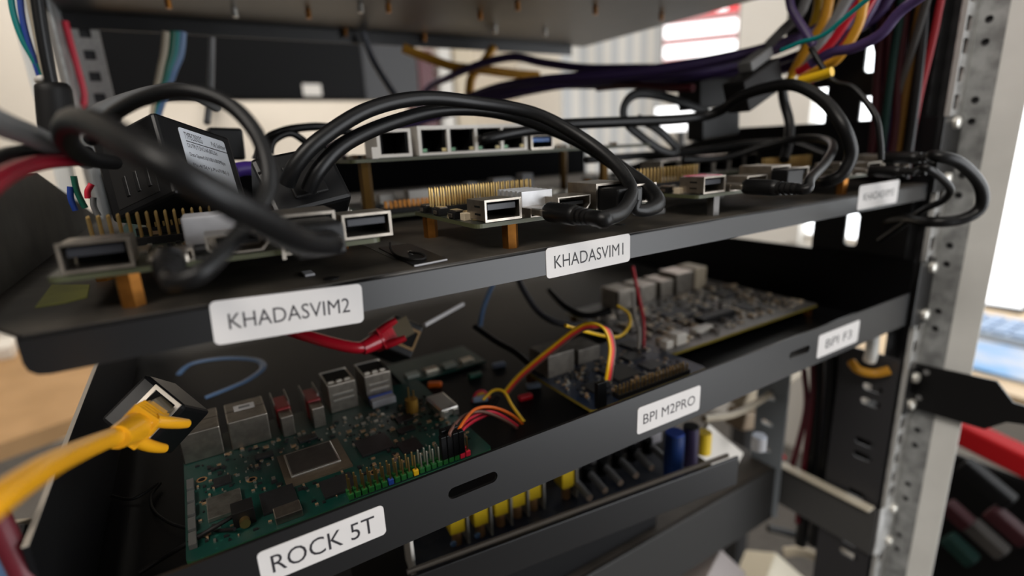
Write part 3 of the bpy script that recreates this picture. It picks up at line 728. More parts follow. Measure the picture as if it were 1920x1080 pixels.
for k in range(4):
    x = 141.3 + k * 15.6
    b = MB(); b.box(x + .1, 99, 34.3, x + 1.7, 116, 45); b.box(x + 12.2, 99, 34.3, x + 13.7, 116, 45); b.box(x + 1.7, 115, 34.3, x + 12.2, 116, 45); b.box(x + 1.7, 98, 34.3, x + 4, 104, 36); b.box(x + 10, 98, 34.3, x + 12.2, 104, 36); o = b.build('socket', DARK, q4)
    b = MB(); b.box(x + .4, 97.6, 34.6, x + 2.6, 98.4, 36.2); b.cur = 1; b.box(x + 10.8, 97.6, 34.6, x + 13.2, 98.4, 36.2); b.build('led', [mat('led_green%d' % k, (.10, .30, .14), .4), mat('led_amber%d' % k, (.5, .38, .12), .4)], q4)
usb_a(t, 206, 97, 33.4, 14.2, 7.2, 16, BLUE3)
chip(t, 150, 135, 180, 165, 32.8, 1.4); scatter(t, 110, 120, 290, 190, 32.8, 160, 5, big=2)
b = MB(); b.box(116, 96.6, 32.8, 119, 99, 38); b.build('led_block', WHITEP, t)
t = thing('circuit_board', 'dark circuit board lying on the shelf beneath the raised ethernet board', 'circuit board', (190, 150, 0))
pcb(t, 116, 108, 3, 262, 190, 1.6, PCBK)
for x, y in ((120, 112), (258, 112), (120, 186), (258, 186)): standoff(t, x, y, 0, 3)
pin_row(t, 126, 114, 4.6, 20, h=4, m=BRASS)
for (x, y, w_, h_) in ((128, 160, 6, 5), (138, 162, 10, 6), (152, 150, 14, 8), (172, 164, 12, 5), (196, 158, 7, 9), (216, 160, 16, 10), (238, 158, 9, 12)):  # pale blocks stand in for blurred light reflections under the raised board
    b = MB(); b.box(x, y, 4.6, x + w_, y + 8, 4.6 + h_, .4); b.build('white_block', WHITEP if x < 190 else GREYPAD, t)
scatter(t, 124, 122, 255, 156, 4.6, 100, 8, big=2)
for i, (x, y) in enumerate(((330, 130), (395, 140))):
    t = thing('circuit_board', ('dim circuit board with tall sockets right of the raised ethernet board', 'dim circuit board near the black side wall of the upper shelf')[i], 'circuit board', (x, y, 0))
    pcb(t, x - 32, y - 40, 8, x + 28, y + 40, 1.6, PCBK)
    for sx in (-28, 24):
        for sy in (-36, 36): standoff(t, x + sx, y + sy, 0, 8)
    for k in range(3): rj45(t, x - 28 + k * 17.5, y - 38, 9.6, 16, 12, 18, STEEL, 1.0)
    chip(t, x - 10, y, x + 8, y + 18, 9.6, 1.4); scatter(t, x - 28, y - 15, x + 22, y + 36, 9.6, 70, 20 + i, big=1.8)

cable('network_cable', 'thin black cable plugged into the third socket of the raised ethernet board', [(178, 101, 40), (179, 92, 40.5), P(905, 262, 86), P(960, 250, 84), P(1010, 244, 86), P(1080, 246, 92)], 2.6, CORD)
# ------------------------------------------------------------------ cords at the right of the upper shelf
t = thing('power_cable', 'thick black cord in a big arch over the third small board', 'cable', (285, -8, 13))
cord(t, [P(1010, 236, 95), P(1080, 232, 90), P(1180, 228, 85), P(1290, 222, 80), P(1345, 210, 70), P(1392, 180, 52), P(1440, 164, 36), P(1490, 160, 20), P(1540, 185, 5), P(1578, 232, -8), P(1596, 285, -12), P(1580, 325, -10), P(1552, 340, -4), P(1535, 340, 6)], 3.1)
b = MB(); b.box(286.5, -3, 9.6, 299.5, 12, 18.6, .8); b.build('plug_body', PLB, t)
t = thing('power_cable', 'black cord with ribbed plug on the third small board, curling up to the right', 'cable', (260, -10, 13))
barrel_plug(t, 260, 12.6)
cord(t, [(260, -22, 12.6), (260, -28, 12.8), P(1520, 335, -25), P(1548, 305, -14), P(1562, 275, 0), P(1545, 262, 20), P(1500, 260, 40), P(1430, 275, 60), P(1360, 296, 75), P(1280, 300, 85)], 2.2)
cable('flat_lead', 'flat black lead in a narrow upright loop behind the arching cord', [P(1330, 214, 110), P(1290, 196, 110), P(1240, 180, 110), P(1195, 176, 110), P(1172, 195, 108), P(1172, 226, 106), P(1200, 254, 104), P(1240, 282, 100), P(1266, 288, 98), P(1262, 270, 100), P(1230, 240, 104), P(1195, 222, 108)], 3.0, CORD, flat=(0, 1, 0))
cable('thin_lead', 'black lead lying low across the boards at the right', [P(1100, 300, 120), P(1200, 292, 115), P(1300, 285, 100), P(1400, 270, 80), P(1480, 268, 60), P(1545, 290, 40)], 2.4, CORD)
cable('thin_lead', 'black lead hanging down beside the square connector', [P(1465, 150, 60), P(1470, 190, 60), P(1480, 230, 55), P(1478, 270, 50), P(1470, 300, 46)], 3.0, CORD)
t = thing('power_cable', 'heavy black cord sweeping out past the right post and back under the shelf', 'cable', (372, -10, 16))
barrel_plug(t, 388, 19, r=3.4)
cord(t, [(388, -22, 19), P(1752, 292, -30), P(1800, 306, -38), P(1838, 348, -42), P(1838, 390, -42), P(1800, 412, -36), P(1740, 416, -24), P(1690, 410, 0), P(1640, 424, 44)], 3.0)
t = thing('power_cable', 'slimmer black cord bending before the right post above the heavy one', 'cable', (365, -10, 13))
barrel_plug(t, 371, 12.6, r=3.0)
cord(t, [(371, -22, 12.6), P(1735, 314, -30), P(1765, 334, -32), P(1782, 356, -32), P(1768, 376, -28), P(1735, 392, -20), P(1700, 416, -8), P(1650, 452, 14)], 1.9)

# square connectors on the cords
t = thing('cord_connector', 'square black cord connector tilted up below the purple cables', 'connector', P(1450, 165, 60))
b = MB(); o0 = P(1395, 152, 60); obox(b, o0, P(1462, 106, 60) - o0, P(1420, 195, 60) - o0, Vector((.1, 1, 0)) * 16, 1.2); b.build('housing', PLM, t)
b = MB(); obox(b, P(1412, 135, 63), P(1452, 105, 63) - P(1412, 135, 63), P(1405, 118, 63) - P(1412, 135, 63), Vector((.1, 1, 0)) * 10, 1); b.build('boot', GREYC, t)
t = thing('cord_connector', 'square black cord connector hanging left of the tilted one', 'connector', P(1350, 190, 110))
b = MB(); o0 = P(1312, 150, 110); obox(b, o0, P(1390, 142, 110) - o0, P(1316, 205, 110) - o0, Vector((.1, 1, 0)) * 20, 1.2); b.build('housing', PLM, t)
b = MB(); o0 = P(1318, 214, 100); obox(b, o0, P(1388, 205, 100) - o0, P(1322, 262, 100) - o0, Vector((.1, 1, 0)) * 14, 1.2); b.build('lower_body', PLB, t)

# purple bundle sweeping across the back
pb = 'purple network cables'
runs = [[(1620, -20, 60), (1540, 50, 75), (1440, 90, 95), (1300, 120, 120), (1150, 140, 160), (1020, 150, 205), (930, 165, 250), (860, 190, 290)],
        [(1600, 20, 70), (1500, 75, 90), (1380, 118, 115), (1260, 140, 140), (1120, 150, 180), (990, 165, 220), (880, 185, 265), (780, 215, 300)],
        [(1640, 30, 60), (1480, 110, 95), (1330, 145, 125), (1200, 150, 155), (1060, 158, 200), (940, 182, 240), (820, 218, 280), (700, 250, 300)],
        [(1560, 90, 80), (1420, 140, 105), (1280, 152, 135), (1140, 158, 170), (1020, 160, 210), (900, 176, 260), (840, 200, 300)],
        [(1600, 60, 75), (1460, 130, 100), (1340, 132, 122), (1220, 128, 150), (1100, 128, 185), (1020, 118, 215), (950, 108, 240)]]
PL = ['uppermost purple cable of the bundle below the top shelf', 'purple cable second from the top of the bundle', 'purple cable that dips lowest behind the black arch', 'purple cable in the middle of the bundle', 'purple cable of the bundle that rises to the top shelf edge']
def purple_(i, rn_):
    q = [PC(u, v, Y + i * 11 - 22, 440 - i * 8) for u, v, Y in rn_]
    top = q[0] + Vector((2, -4 - i * 3, 60)); top.z = min(top.z, 132)
    return ([top] if top.z > q[0].z + 6 else []) + q + [q[-1] + Vector((-25, 55, -8)), q[-1] + Vector((-35, 115, -28)), q[-1] + Vector((-38, 160, -130))]
for i, rn_ in enumerate(runs): cable('network_cable', PL[i], purple_(i, rn_), 3.5, PURP, 'cable', pb)
cable('network_cable', 'yellow cable hanging from the top shelf edge at the back', [P(755, 90, 330), P(800, 108, 325), P(850, 125, 315), P(900, 130, 305), P(960, 138, 300), P(1010, 142, 295)], 4.2, OCHRE, 'cable')
cable('network_cable', 'yellow cable end rising to the top shelf at the back', [P(925, 90, 320), P(905, 120, 315), P(885, 145, 310), P(880, 175, 305)], 4.4, OCHRE, 'cable')
# cables that hang down just inside the right upright
DGREEN = mat('shaded_green_pvc', (.002, .016, .013), .6, spec=.2); DOCHRE = mat('shaded_ochre_pvc', (.07, .032, .003), .6, spec=.2); DGREY = mat('shaded_grey_pvc', (.035, .032, .03), .6, spec=.2); DRED = mat('shaded_red_pvc', (.22, .008, .014), .5, spec=.3); DMAR = mat('shaded_maroon_pvc', (.022, .002, .004), .6, spec=.2); DPUR = mat('shaded_purple_pvc', (.022, .014, .05), .6, spec=.2)  # darker pvc copies, shade beside the side panel put into their colour
hang = [('dark red', DMAR, [(1700, -20, 24), (1694, 60, 22), (1685, 140, 20), (1680, 230, 18)], 2.6),
        ('dark green', DGREEN, [(1690, -20, 34), (1686, 40, 32), (1676, 100, 30), (1668, 160, 28), (1660, 230, 26)], 2.4),
        ('ochre', DOCHRE, [(1722, 30, 16), (1712, 90, 15), (1700, 160, 14), (1690, 230, 13)], 2.4),
        ('pale grey', DGREY, [(1705, 110, 20), (1690, 160, 18), (1682, 200, 17), (1678, 235, 16)], 2.2),
        ('bright red', DRED, [(1768, -20, 2.5), (1752, 60, 4), (1738, 120, 5), (1725, 175, 6), (1714, 235, 7)], 2.0),
        ('purple', DPUR, [(1630, -20, 26), (1640, 40, 22), (1655, 120, 16), (1668, 190, 12), (1672, 240, 11)], 3.2),
        ('violet brown', DMAR, [(1672, -20, 30), (1668, 70, 28), (1664, 150, 26), (1660, 235, 24)], 2.4),
        ('black', CORD, [(1735, -20, 12), (1730, 60, 11), (1722, 140, 10), (1710, 235, 9)], 3.0),
        ('brown', DMAR, [(1655, -20, 40), (1650, 80, 36), (1644, 160, 32), (1640, 240, 28)], 2.6)]
def ends_(q, up, down):       # carry a cable on upwards past the top shelf and down to the deck
    if up:
        top = q[0] + (q[0] - q[1]).normalized() * up
        if top.y > 26 and top.z > 132: top.z = 132
        if top.z > q[0].z + 5: q = [top] + q
    if down: q = q + [Vector((q[-1].x, q[-1].y, max(3.5, q[-1].z - 34)))]
    return q
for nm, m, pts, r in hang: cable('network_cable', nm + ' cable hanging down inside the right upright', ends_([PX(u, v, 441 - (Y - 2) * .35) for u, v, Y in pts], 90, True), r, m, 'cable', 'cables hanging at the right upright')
arch = [('ochre', WYEL, [(1540, -20, 80), (1530, 30, 82), (1516, 70, 86), (1494, 120, 92), (1480, 150, 96)], 2.6, 'bright yellow cable slanting down beside the thick ochre one'),
        ('white', CREAMW, [(1590, -20, 70), (1562, 40, 74), (1530, 85, 80), (1510, 120, 86)], 2.4, 'cream cable slanting between the yellow and the red cables'),
        ('red', RED, [(1645, -20, 60), (1600, 60, 66), (1560, 110, 74), (1520, 150, 84)], 2.4, 'bright red cable fanning out from the upper right'),
        ('ochre', OCHRE, [(1560, -20, 90), (1545, 40, 92), (1520, 80, 96), (1500, 115, 100), (1485, 140, 104)], 3.0, 'thick ochre cable slanting down left of the hanging cables'),
        ('grey', GREYC, [(1600, -20, 84), (1570, 30, 88), (1545, 70, 92), (1525, 105, 98), (1500, 140, 104)], 3.0, 'grey cable slanting beside the ochre one'),
        ('red', RED, [(1640, -30, 90), (1600, 20, 96), (1570, 65, 98), (1545, 95, 100), (1520, 120, 105), (1495, 135, 110)], 2.4, 'red cable slanting below the grey one at the upper right'),
        ('grey', GREYC, [(1520, -20, 110), (1500, 25, 112), (1470, 55, 116), (1440, 85, 120)], 3.0, 'grey cable crossing high above the tilted connector'),
        ('ochre', OCHRE, [(1620, 0, 80), (1612, 40, 82), (1595, 75, 86), (1570, 110, 92), (1545, 125, 98), (1500, 150, 106)], 2.6, 'ochre cable curving behind the red one at the upper right'),
        ('purple', PURP, [(1470, -20, 100), (1485, 20, 96), (1510, 60, 90), (1525, 85, 86)], 2.4, 'purple cable dropping from the top toward the connector'),
        ('purple', PURP, [(1760, -30, 20), (1690, 20, 40), (1650, 65, 50), (1600, 90, 62), (1560, 98, 72), (1520, 120, 80)], 2.6, 'purple cable sagging across the hanging cables'),
        ('black', CORD, [(1520, 90, 70), (1560, 150, 60), (1600, 165, 50), (1640, 215, 34), (1650, 262, 24), (1652, 300, 20)], 1.5, 'thin black cord sagging toward the shelf ear'),
        ('green', TEAL, [(1600, 20, 110), (1545, 65, 120), (1500, 80, 125), (1465, 95, 130)], 1.2, 'thin teal wire above the connector'),
        ('yellow', WYEL, [(1560, 134, 130), (1535, 142, 135), (1500, 152, 140)], 2.4, 'short bright yellow cable end at the connector'),
        ('red', MAROON, [(1300, 165, 200), (1240, 165, 205), (1180, 160, 210), (1120, 165, 215)], 2.6, 'dark red cable under the purple bundle')]
for ai, (nm, m, pts, r, lab) in enumerate(arch): cable('network_cable', lab, ends_([PC(u, v, Y, 404 - ai * 5.5) for u, v, Y in pts], 55 if pts[0][1] < 25 else 0, False), r, m, 'cable')

# ------------------------------------------------------------------ lower tray: green board
ZB = -87.0
t = thing('single_board_computer', 'large green circuit board lying behind the leftmost sticker of the tray', 'circuit board', (73, 64, -95))
pcb(t, 18, 21, ZB - 1.6, 130, 106, 1.6, PCBG, mat('green_edge', (.02, .12, .05), .5))
for x, y in ((22, 25), (126, 25), (22, 102), (126, 102)): standoff(t, x, y, -95.2, ZB - 1.6)
def metal_box(parent, x0, y0, x1, y1, z1, name, m=STEEL, z0=ZB, side='back'):
    b = MB(); b.box(x0, y0, z0, x1, y1, z1, .5); o = b.build(name, m, parent)
    b = MB(); b.box(x0 + .6, y1 - .4, z0 + 1, x1 - .6, y1 + .05, z1 - 1); b.build('socket', DARK, o)
    b = MB(); b.box(x0 + .2, (y0 + y1) / 2, z1 - .05, x1 - .2, (y0 + y1) / 2 + .3, z1 + .06); b.box(x0 - .12, y0 + 1.5, z0 + 1, x0, y0 + 2.4, z1 - 2); b.build('seam', DARK, o)
    return o
metal_box(t, 18.2, 86, 33.5, 107, -73.6, 'ethernet_port')
o = metal_box(t, 36.4, 86, 52.4, 107, -73.6, 'ethernet_port')
b = MB(); b.box(40, 96, -73.55, 48.5, 101.5, -73.4); st = b.build('port_sticker', PAPER, o); MB().box(42, 97.6, -73.39, 46.6, 99.8, -73.35).build('print', GREYC, st)
for x in (57, 70.5):
    b = MB(); b.box(x, 84, ZB, x + 5.4, 100, -77, .4); o = b.build('hdmi_port', STEEL, t)
    b = MB(); b.box(x - .4, 92, ZB + .4, x + 5.8, 107, -76.2, .8); b.build('red_insert', mat('dark_red_plastic', (.22, .004, .006), .4), o)
    b = MB(); b.box(x - .6, 98, ZB, x - .2, 112, -75.6); b.box(x + 5.8, 98, ZB, x + 6.2, 112, -75.6); b.build('side_plate', STEELB, o)
for x in (80.5, 98.5):
    b = MB(); z1 = -72.4
    b.hollow(x, 95, ZB, x + 13.6, 112, z1, .5) if False else b.box(x, 94, ZB, x + 13.6, 112, z1, .4); o = b.build('usb_port', STEEL, t)
    b = MB(); b.box(x + 1, 98.5, z1 - .02, x + 12.6, 111, z1 + .08); b.build('top_recess', DARK, o)
    b = MB()
    for k in range(3): b.box(x + 1.2 + k * 4, 97.2, z1, x + 3.8 + k * 4, 98.6, z1 + .5)
    b.box(x + .3, 111.2, z1 - .2, x + 13.3, 112.2, z1 + .5); b.box(x - .1, 94.5, z1 - .2, x + .4, 112, z1 + .4)
    b.box(x + 2, 93.7, -78, x + 12, 94.1, -77.2); b.box(x + 2, 93.7, -81, x + 12, 94.1, -80.2); b.build('tabs', STEELB, o)
b = MB(); b.box(99, 86.5, ZB, 111, 91.5, -83.4, .3); o = b.build('flat_cable_socket', GREYPAD, t); MB().box(99, 91.5, ZB, 111, 92.5, -82.8).build('latch', BLUEW, o)
# processor: substrate, metal frame, die cap
b = MB(); b.box(51.8, 43, ZB, 77, 68, ZB + .9); pr0 = b.build('processor', mat('chip_substrate', (.10, .075, .05), .5, var=.1), t)
b = MB(); b.box(54.2, 47.6, ZB + .9, 73.6, 66, ZB + 1.9, .3); b.build('metal_cap', STEELB, pr0)
b = MB(); b.box(55.0, 48.4, ZB + 1.88, 72.8, 65.2, ZB + 2.0); b.build('cap_face', mat('brushed_dark_cap', (.10, .09, .08), .35, metal=.7, var=.1), pr0)
av = [(18, 84, 53, 108), (56, 84, 77, 108), (80, 92, 115, 108), (51, 42, 78, 69), (68, 20, 124, 31)]
for nm, x0, y0, x1, y1 in (('memory_chip', 42, 31, 54, 44.5), ('memory_chip', 62.5, 27.5, 74.5, 39), ('memory_chip', 82, 46.5, 96, 60.5), ('memory_chip', 97, 38, 106, 48), ('chip', 28, 60, 34, 66), ('chip', 44, 71, 51, 75), ('chip', 62, 74, 70, 79), ('chip', 101, 55, 109, 59), ('chip', 104, 64, 112, 70)):
    chip(t, x0, y0, x1, y1, ZB, 1.0, CHIP, nm); av.append((x0, y0, x1, y1))
b = MB(); b.box(25, 38.5, ZB, 36.5, 52.5, ZB + 1.6, .25); o = b.build('shield_can', mat('scratched_shield', (.45, .43, .38), .3, metal=.9, col2=(.28, .26, .22), vscale=260), t); av.append((25, 38, 37, 53))
b = MB(); b.box(32.5, 29.5, ZB, 39.5, 36.5, ZB + 6, .2); o = b.build('antenna_socket', PLM, t)
b = MB(); b.smooth = True; b.cyl((36, 29.5, ZB + 2.2), (36, 27.2, ZB + 2.2), 1.7, 14); b.build('gold_barrel', GOLD, o); av.append((32, 26, 40, 37))
b = MB(); b.box(45, 23, ZB, 54, 29.5, ZB + 3, .3); b.build('usb_c_port', STEEL, t); av.append((45, 22, 54, 30))
b = MB(); b.box(122.5, 57, ZB, 132, 75, ZB + 4.4, .8); o = b.build('usb_c_port', STEELB, t)
b = MB(); b.box(124, 56.4, ZB, 126.5, 57, ZB + 3); b.box(129, 56.4, ZB, 131.5, 57, ZB + 3); b.build('anchor', STEELB, o)
b = MB(); b.smooth = True; b.cyl((114, 72, ZB), (114, 72, ZB + 7), 3.0, 16); o = b.build('capacitor', mat('amber_capacitor', (.26, .14, .02), .4), t)
b = MB(); b.cyl((113.2, 72.6, ZB + 7), (113.2, 72.6, ZB + 13), .4, 6); b.cyl((115.4, 72, ZB + 7), (115.4, 72, ZB + 11), .4, 6); b.build('lead', GOLD, o)
for k in range(5): 
    b = MB(); b.box(19.0, 27 + k * 9, ZB, 21.4, 34 + k * 9, ZB + 2.0, .15); b.build('edge_connector', mat('dim_grey_part%d' % k, (.10, .10, .095), .5), t)
for x, y in ((41, 58), (83, 34), (24, 70)):
    b = MB(); c1 = circle(x, y, 2.0, 14); c2 = circle(x, y, 1.3, 14); b.add([(p[0], p[1], ZB + .05) for p in c1 + c2], [(k, (k + 1) % 14, 14 + (k + 1) % 14, 14 + k) for k in range(14)]); b.cur = 1; b.add([(p[0], p[1], ZB + .04) for p in c2], [list(range(14))]); b.build('plated_hole', [COPP, DARK], t)
scatter(t, 22, 23, 126, 84, ZB, 620, 41, avoid=av, big=.95)
# coloured-base pin header along the lip
GRB = mat('green_header_base', (.012, .11, .022), .45); 
hd = MB().box(69.6, 21.4, ZB, 120, 21.5, ZB + .2).build('pin_header', PLM, t)
cols = [GRB] * 15 + [BLUEW] + [GRB] * 20 + [WRED, WRED, WYEL, GRB]
src = {}; psrc = {}
for r in range(2):
    for k in range(20):
        x = 70.8 + k * 2.54; y = 22.8 + r * 2.9; ci = r * 20 + k
        m = GRB
        if r == 0 and k == 6: m = BLUEW
        if k >= 18: m = WRED
        if r == 0 and k == 10: m = WYEL
        key = m.name
        if key not in src:
            b = MB(); b.box(x - 1.0, y - 1.0, ZB, x + 1.0, y + 1.0, ZB + 2.3, .25); src[key] = (b.build('pin_base', m, hd), x, y)
        else: share(src[key][0], hd, (x - src[key][1], y - src[key][2], 0))
        pm = SILV if 11 <= k <= 15 else GOLD; pk = pm.name
        if 15 < k < 18: continue
        if pk not in psrc:
            b = MB(); b.box(x - .33, y - .33, ZB + 2, x + .33, y + .33, ZB + 8.6, .1); psrc[pk] = (b.build('pin', pm, hd), x, y)
        else: share(psrc[pk][0], hd, (x - psrc[pk][1], y - psrc[pk][2], 0))
# jumper on the header
t = thing('jumper_cable', 'four coloured jumper wires plugged into the header of the green board', 'wire', (112, 26, -80))
b = MB()
for k in range(4): b.box(107.4 + k * 2.6, 21.6, ZB + 2.4, 109.8 + k * 2.6, 24.2, ZB + 12.5, .25)
for k in range(3): b.box(109 + k * 2.6, 24.6, ZB + 2.4, 111.4 + k * 2.6, 27.4, ZB + 13.5, .25)
b.build('connector', PLB, t)
ends = [(845, 808, 23, WBRN, [(870, 780), (905, 772), (950, 790), (975, 812)]), (856, 808, 25, WRED, [(885, 782), (920, 772), (955, 788), (982, 812)]),
        (862, 802, 25, WORG, [(890, 768), (925, 764), (962, 780), (988, 808)]), (868, 806, 27, WRED, [(895, 786), (930, 776), (960, 796), (985, 815)])]
for u, v, Y, m, mid in ends:
    pts = [P(u, v + 14, Y), P(u, v, Y)] + [P(a, c, Y + 12 + i * 2) for i, (a, c) in enumerate(mid)] + [P(mid[-1][0] + 2, mid[-1][1] + 30, 30)]
    cord(t, pts, .75, m, 'wire', n=8)
# the yellow wire that leaves the jumper and climbs to the next board
t = thing('jumper_cable', 'ribbon of yellow, orange, red and brown wires rising to the blue board', 'wire', (192, 26, -80))
b = MB(); x0 = 187.4
for k in range(4): b.box(x0 + k * 1.4, 20.6, ZB, x0 + 1.3 + k * 1.4, 23.2, ZB + 13, .2)
b.build('connector', PLB, t)
bas = [(945, 735, 62), (975, 700, 58), (1040, 645, 46), (1085, 612, 36), (1112, 606, 30), (1133, 618, 26), (1143, 650, 24), (1140, 685, 22), (1136, 712, 22)]
for k, m in enumerate((WYEL, WORG, WRED, WBRN)):
    pts = [P(u + k * 3.0 * (1 if i > 4 else .3), v + k * (3.2 if i < 5 else 0), Y) for i, (u, v, Y) in enumerate(bas)]
    cord(t, pts, .72, m, 'wire', n=8)
cable('jumper_wire', 'yellow wire dropping from the ribbon past the jumper of the green board', [P(905, 750, 60), P(925, 732, 60), P(945, 735, 56), P(960, 760, 50), P(978, 785, 46), P(992, 805, 42), P(985, 840, 36)], .8, WYEL, 'wire')
cable('jumper_wire', 'yellow and green striped wire looping right of the orange ribbon', [P(1060, 610, 40), P(1100, 622, 44), P(1135, 630, 52), P(1162, 630, 60), P(1180, 610, 66), P(1178, 588, 70), P(1157, 573, 76)], .9, WYEL, 'wire')
t = thing('jumper_wire', 'short bundle of red and yellow wires with black sleeves beyond the jumper', 'wire', P(905, 760, 75))
for k, m in enumerate((WRED, WYEL, WORG)): cord(t, [P(885 + k * 4, 760 + k * 2, 78), P(892 + k * 5, 738 + k * 3, 78), P(908 + k * 4, 734 + k * 4, 78), P(918 + k * 2, 755 + k * 3, 76), P(912 + k * 3, 785, 74)], .8, m, 'wire', n=8)
cord(t, [P(935, 742, 66), P(925, 760, 66), P(915, 780, 66)], 1.4, PLM, 'sleeve', n=8)

# ------------------------------------------------------------------ lower tray: blue board
t = thing('single_board_computer', 'dark blue circuit board lying behind the middle sticker of the tray', 'circuit board', (224, 50, -95))
pcb(t, 184.5, 21, ZB - 1.6, 266, 84, 1.6, PCBB, PCBE)
for x, y in ((189, 25), (262, 25), (189, 80), (262, 80)): standoff(t, x, y, -95.2, ZB - 1.6)
pin_row(t, 203, 22.6, ZB, 20, h=3.6, m=GOLD)
DULLM = mat('dull_port_metal', (.16, .145, .125), .5, metal=.4, var=.2, vscale=200)
b = MB(); b.box(188, 62, ZB, 206, 80, ZB + 13, .5); b.build('ethernet_port', DULLM, t)
b = MB(); b.box(212, 66, ZB, 228, 83, ZB + 9, .4); b.build('usb_port', DULLM, t)
for x0, y0, x1, y1 in ((196, 34, 206, 44), (215, 36, 232, 53), (238, 36, 250, 46), (238, 52, 250, 60), (252, 64, 262, 76)): chip(t, x0, y0, x1, y1, ZB, 1.2)
scatter(t, 188, 27, 262, 66, ZB, 230, 55, avoid=((196, 34, 206, 44), (215, 36, 232, 53), (238, 36, 250, 46)), big=1.1)
# ------------------------------------------------------------------ lower tray: big dusty board at the right
t = thing('single_board_computer', 'big dusty circuit board lying behind the rightmost sticker of the tray', 'circuit board', (345, 98, -95))
pcb(t, 266, 46, ZB - 1.6, 420, 150, 1.6, PCBD, mat('yellow_board_edge', (.26, .20, .02), .5))
for x, y in ((271, 51), (415, 51), (271, 145), (415, 145)): standoff(t, x, y, -95.2, ZB - 1.6)
b = MB(); b.box(318, 66, ZB, 352, 74, ZB + 5, .4); b.build('slot_connector', PLM, t, label='long black slot connector')
b = MB(); b.box(302, 58, ZB, 318, 64, ZB + 3, .3); b.build('white_block', WHITEP, t)
b = MB(); b.box(277, 52, ZB, 286, 60, ZB + 7, .5); b.build('white_block', WHITEP, t)
b = MB(); b.box(268, 52, ZB, 274, 58, ZB + 5, .5); b.build('white_block', WHITEP, t)
for k, (x, w_) in enumerate(((300, 17), (322, 17), (344, 14), (362, 20))): metal_box(t, x, 128, x + w_, 148, ZB + (14 if k < 3 else 17), 'ethernet_port' if k < 2 else 'usb_port', STEEL)
b = MB(); b.box(384, 128, ZB, 398, 148, ZB + 18, 1); b.box(376, 132, ZB, 384, 146, ZB + 16, 1); b.build('power_socket', BEIGEP, t)
for x0, y0, x1, y1 in ((312, 84, 336, 106), (344, 86, 356, 98), (366, 66, 384, 80), (290, 76, 302, 88), (384, 96, 400, 112)): chip(t, x0, y0, x1, y1, ZB, 1.6, mat('dusty_chip%d' % x0, (.05, .05, .055), .6))
scatter(t, 272, 52, 414, 126, ZB, 360, 77, avoid=((316, 64, 354, 75),), mats=(mat('dusty_tan', (.58, .45, .31), .7), mat('dusty_dark', (.17, .15, .135), .7), mat('dusty_grey', (.60, .53, .44), .6)), big=2.3)
t = thing('wire_pair', 'red and grey wires standing up between the two right boards of the tray', 'wire', P(1200, 650, 60))
cord(t, [P(1186, 500, 90), P(1196, 550, 82), P(1206, 600, 72), P(1207, 640, 66), P(1204, 665, 62)], 1.1, RED, 'wire', n=8)
cord(t, [P(1186, 548, 84), P(1190, 590, 76), P(1198, 625, 68), P(1197, 655, 62)], 1.0, WGRY, 'wire', n=8)
q0 = P(1198, 660, 62); b = MB(); b.box(q0.x - 4, q0.y - 3, ZB, q0.x + 5, q0.y + 3, q0.z + 2, .4); b.build('plug', PLM, t)
# thin leads and small bits in the tray
cable('thin_lead', 'steel blue lead rising steeply beyond the red plug', [P(900, 610, 150), P(904, 585, 148), P(912, 560, 146), P(925, 530, 144)], 1.6, WBLU, 'cable')
cable('thin_lead', 'dark grey lead falling from the shelf above the blue board', [P(970, 520, 130), P(985, 550, 120), P(1010, 585, 108), P(1045, 605, 96), P(1100, 612, 88)], 2.0, mat('slate_lead', (.03, .03, .035), .4), 'cable')
cable('thin_lead', 'black lead running to the yellow wire loop', [P(1030, 545, 120), P(1060, 575, 100), P(1100, 592, 86), P(1145, 582, 78)], 2.0, CORD, 'cable')
cable('thin_lead', 'black lead sloping down between the green and blue boards', [P(890, 612, 120), P(930, 640, 105), P(965, 660, 92), P(1000, 690, 80)], 1.8, CORD, 'cable')
cable('flat_lead', 'black flat lead, blue light put in its colour, in an oval loop behind the ethernet ports', [PZ(335, 702, -88), PZ(360, 682, -86), PZ(420, 672, -84), PZ(480, 675, -84), PZ(493, 690, -84), PZ(465, 712, -84), PZ(430, 728, -84), PZ(385, 746, -85)], 1.9, WBLU, 'cable', flat=(0, 0, 1))  # blue light on this black lead is put into its colour
cable('antenna_wire', 'thin black antenna wire coiling left of the green board', [PZ(440, 992, -84), PZ(390, 995, -88), PZ(330, 985, -92), PZ(290, 960, -93), PZ(283, 930, -93), PZ(300, 905, -93), PZ(250, 935, -93), PZ(210, 930, -94)], .6, PLM, 'wire')
cable('antenna_wire', 'thin black lead from the gold antenna socket to the tray floor', [(36, 33, -83), PZ(400, 990, -84), PZ(350, 1020, -88), PZ(300, 1050, -93), PZ(260, 1075, -94)], .8, PLM, 'wire')
t = thing('wifi_module', 'green wireless card with pale chips standing behind the green board', 'circuit board', P(830, 690, 140))
o0 = PZ(775, 690, -93); b = MB(); b.box(126, 118, -94.5, 180, 150, -93.2); b.build('circuit_board', PCBG, t)
for k in range(4): b = MB(); b.box(130 + k * 12, 122, -93.2, 138 + k * 12, 128, -91.5, .2); b.build('chip', SILV if k % 2 else mat('pale_can%d' % k, (.35, .38, .33), .5), t)
rb = random.Random(3)
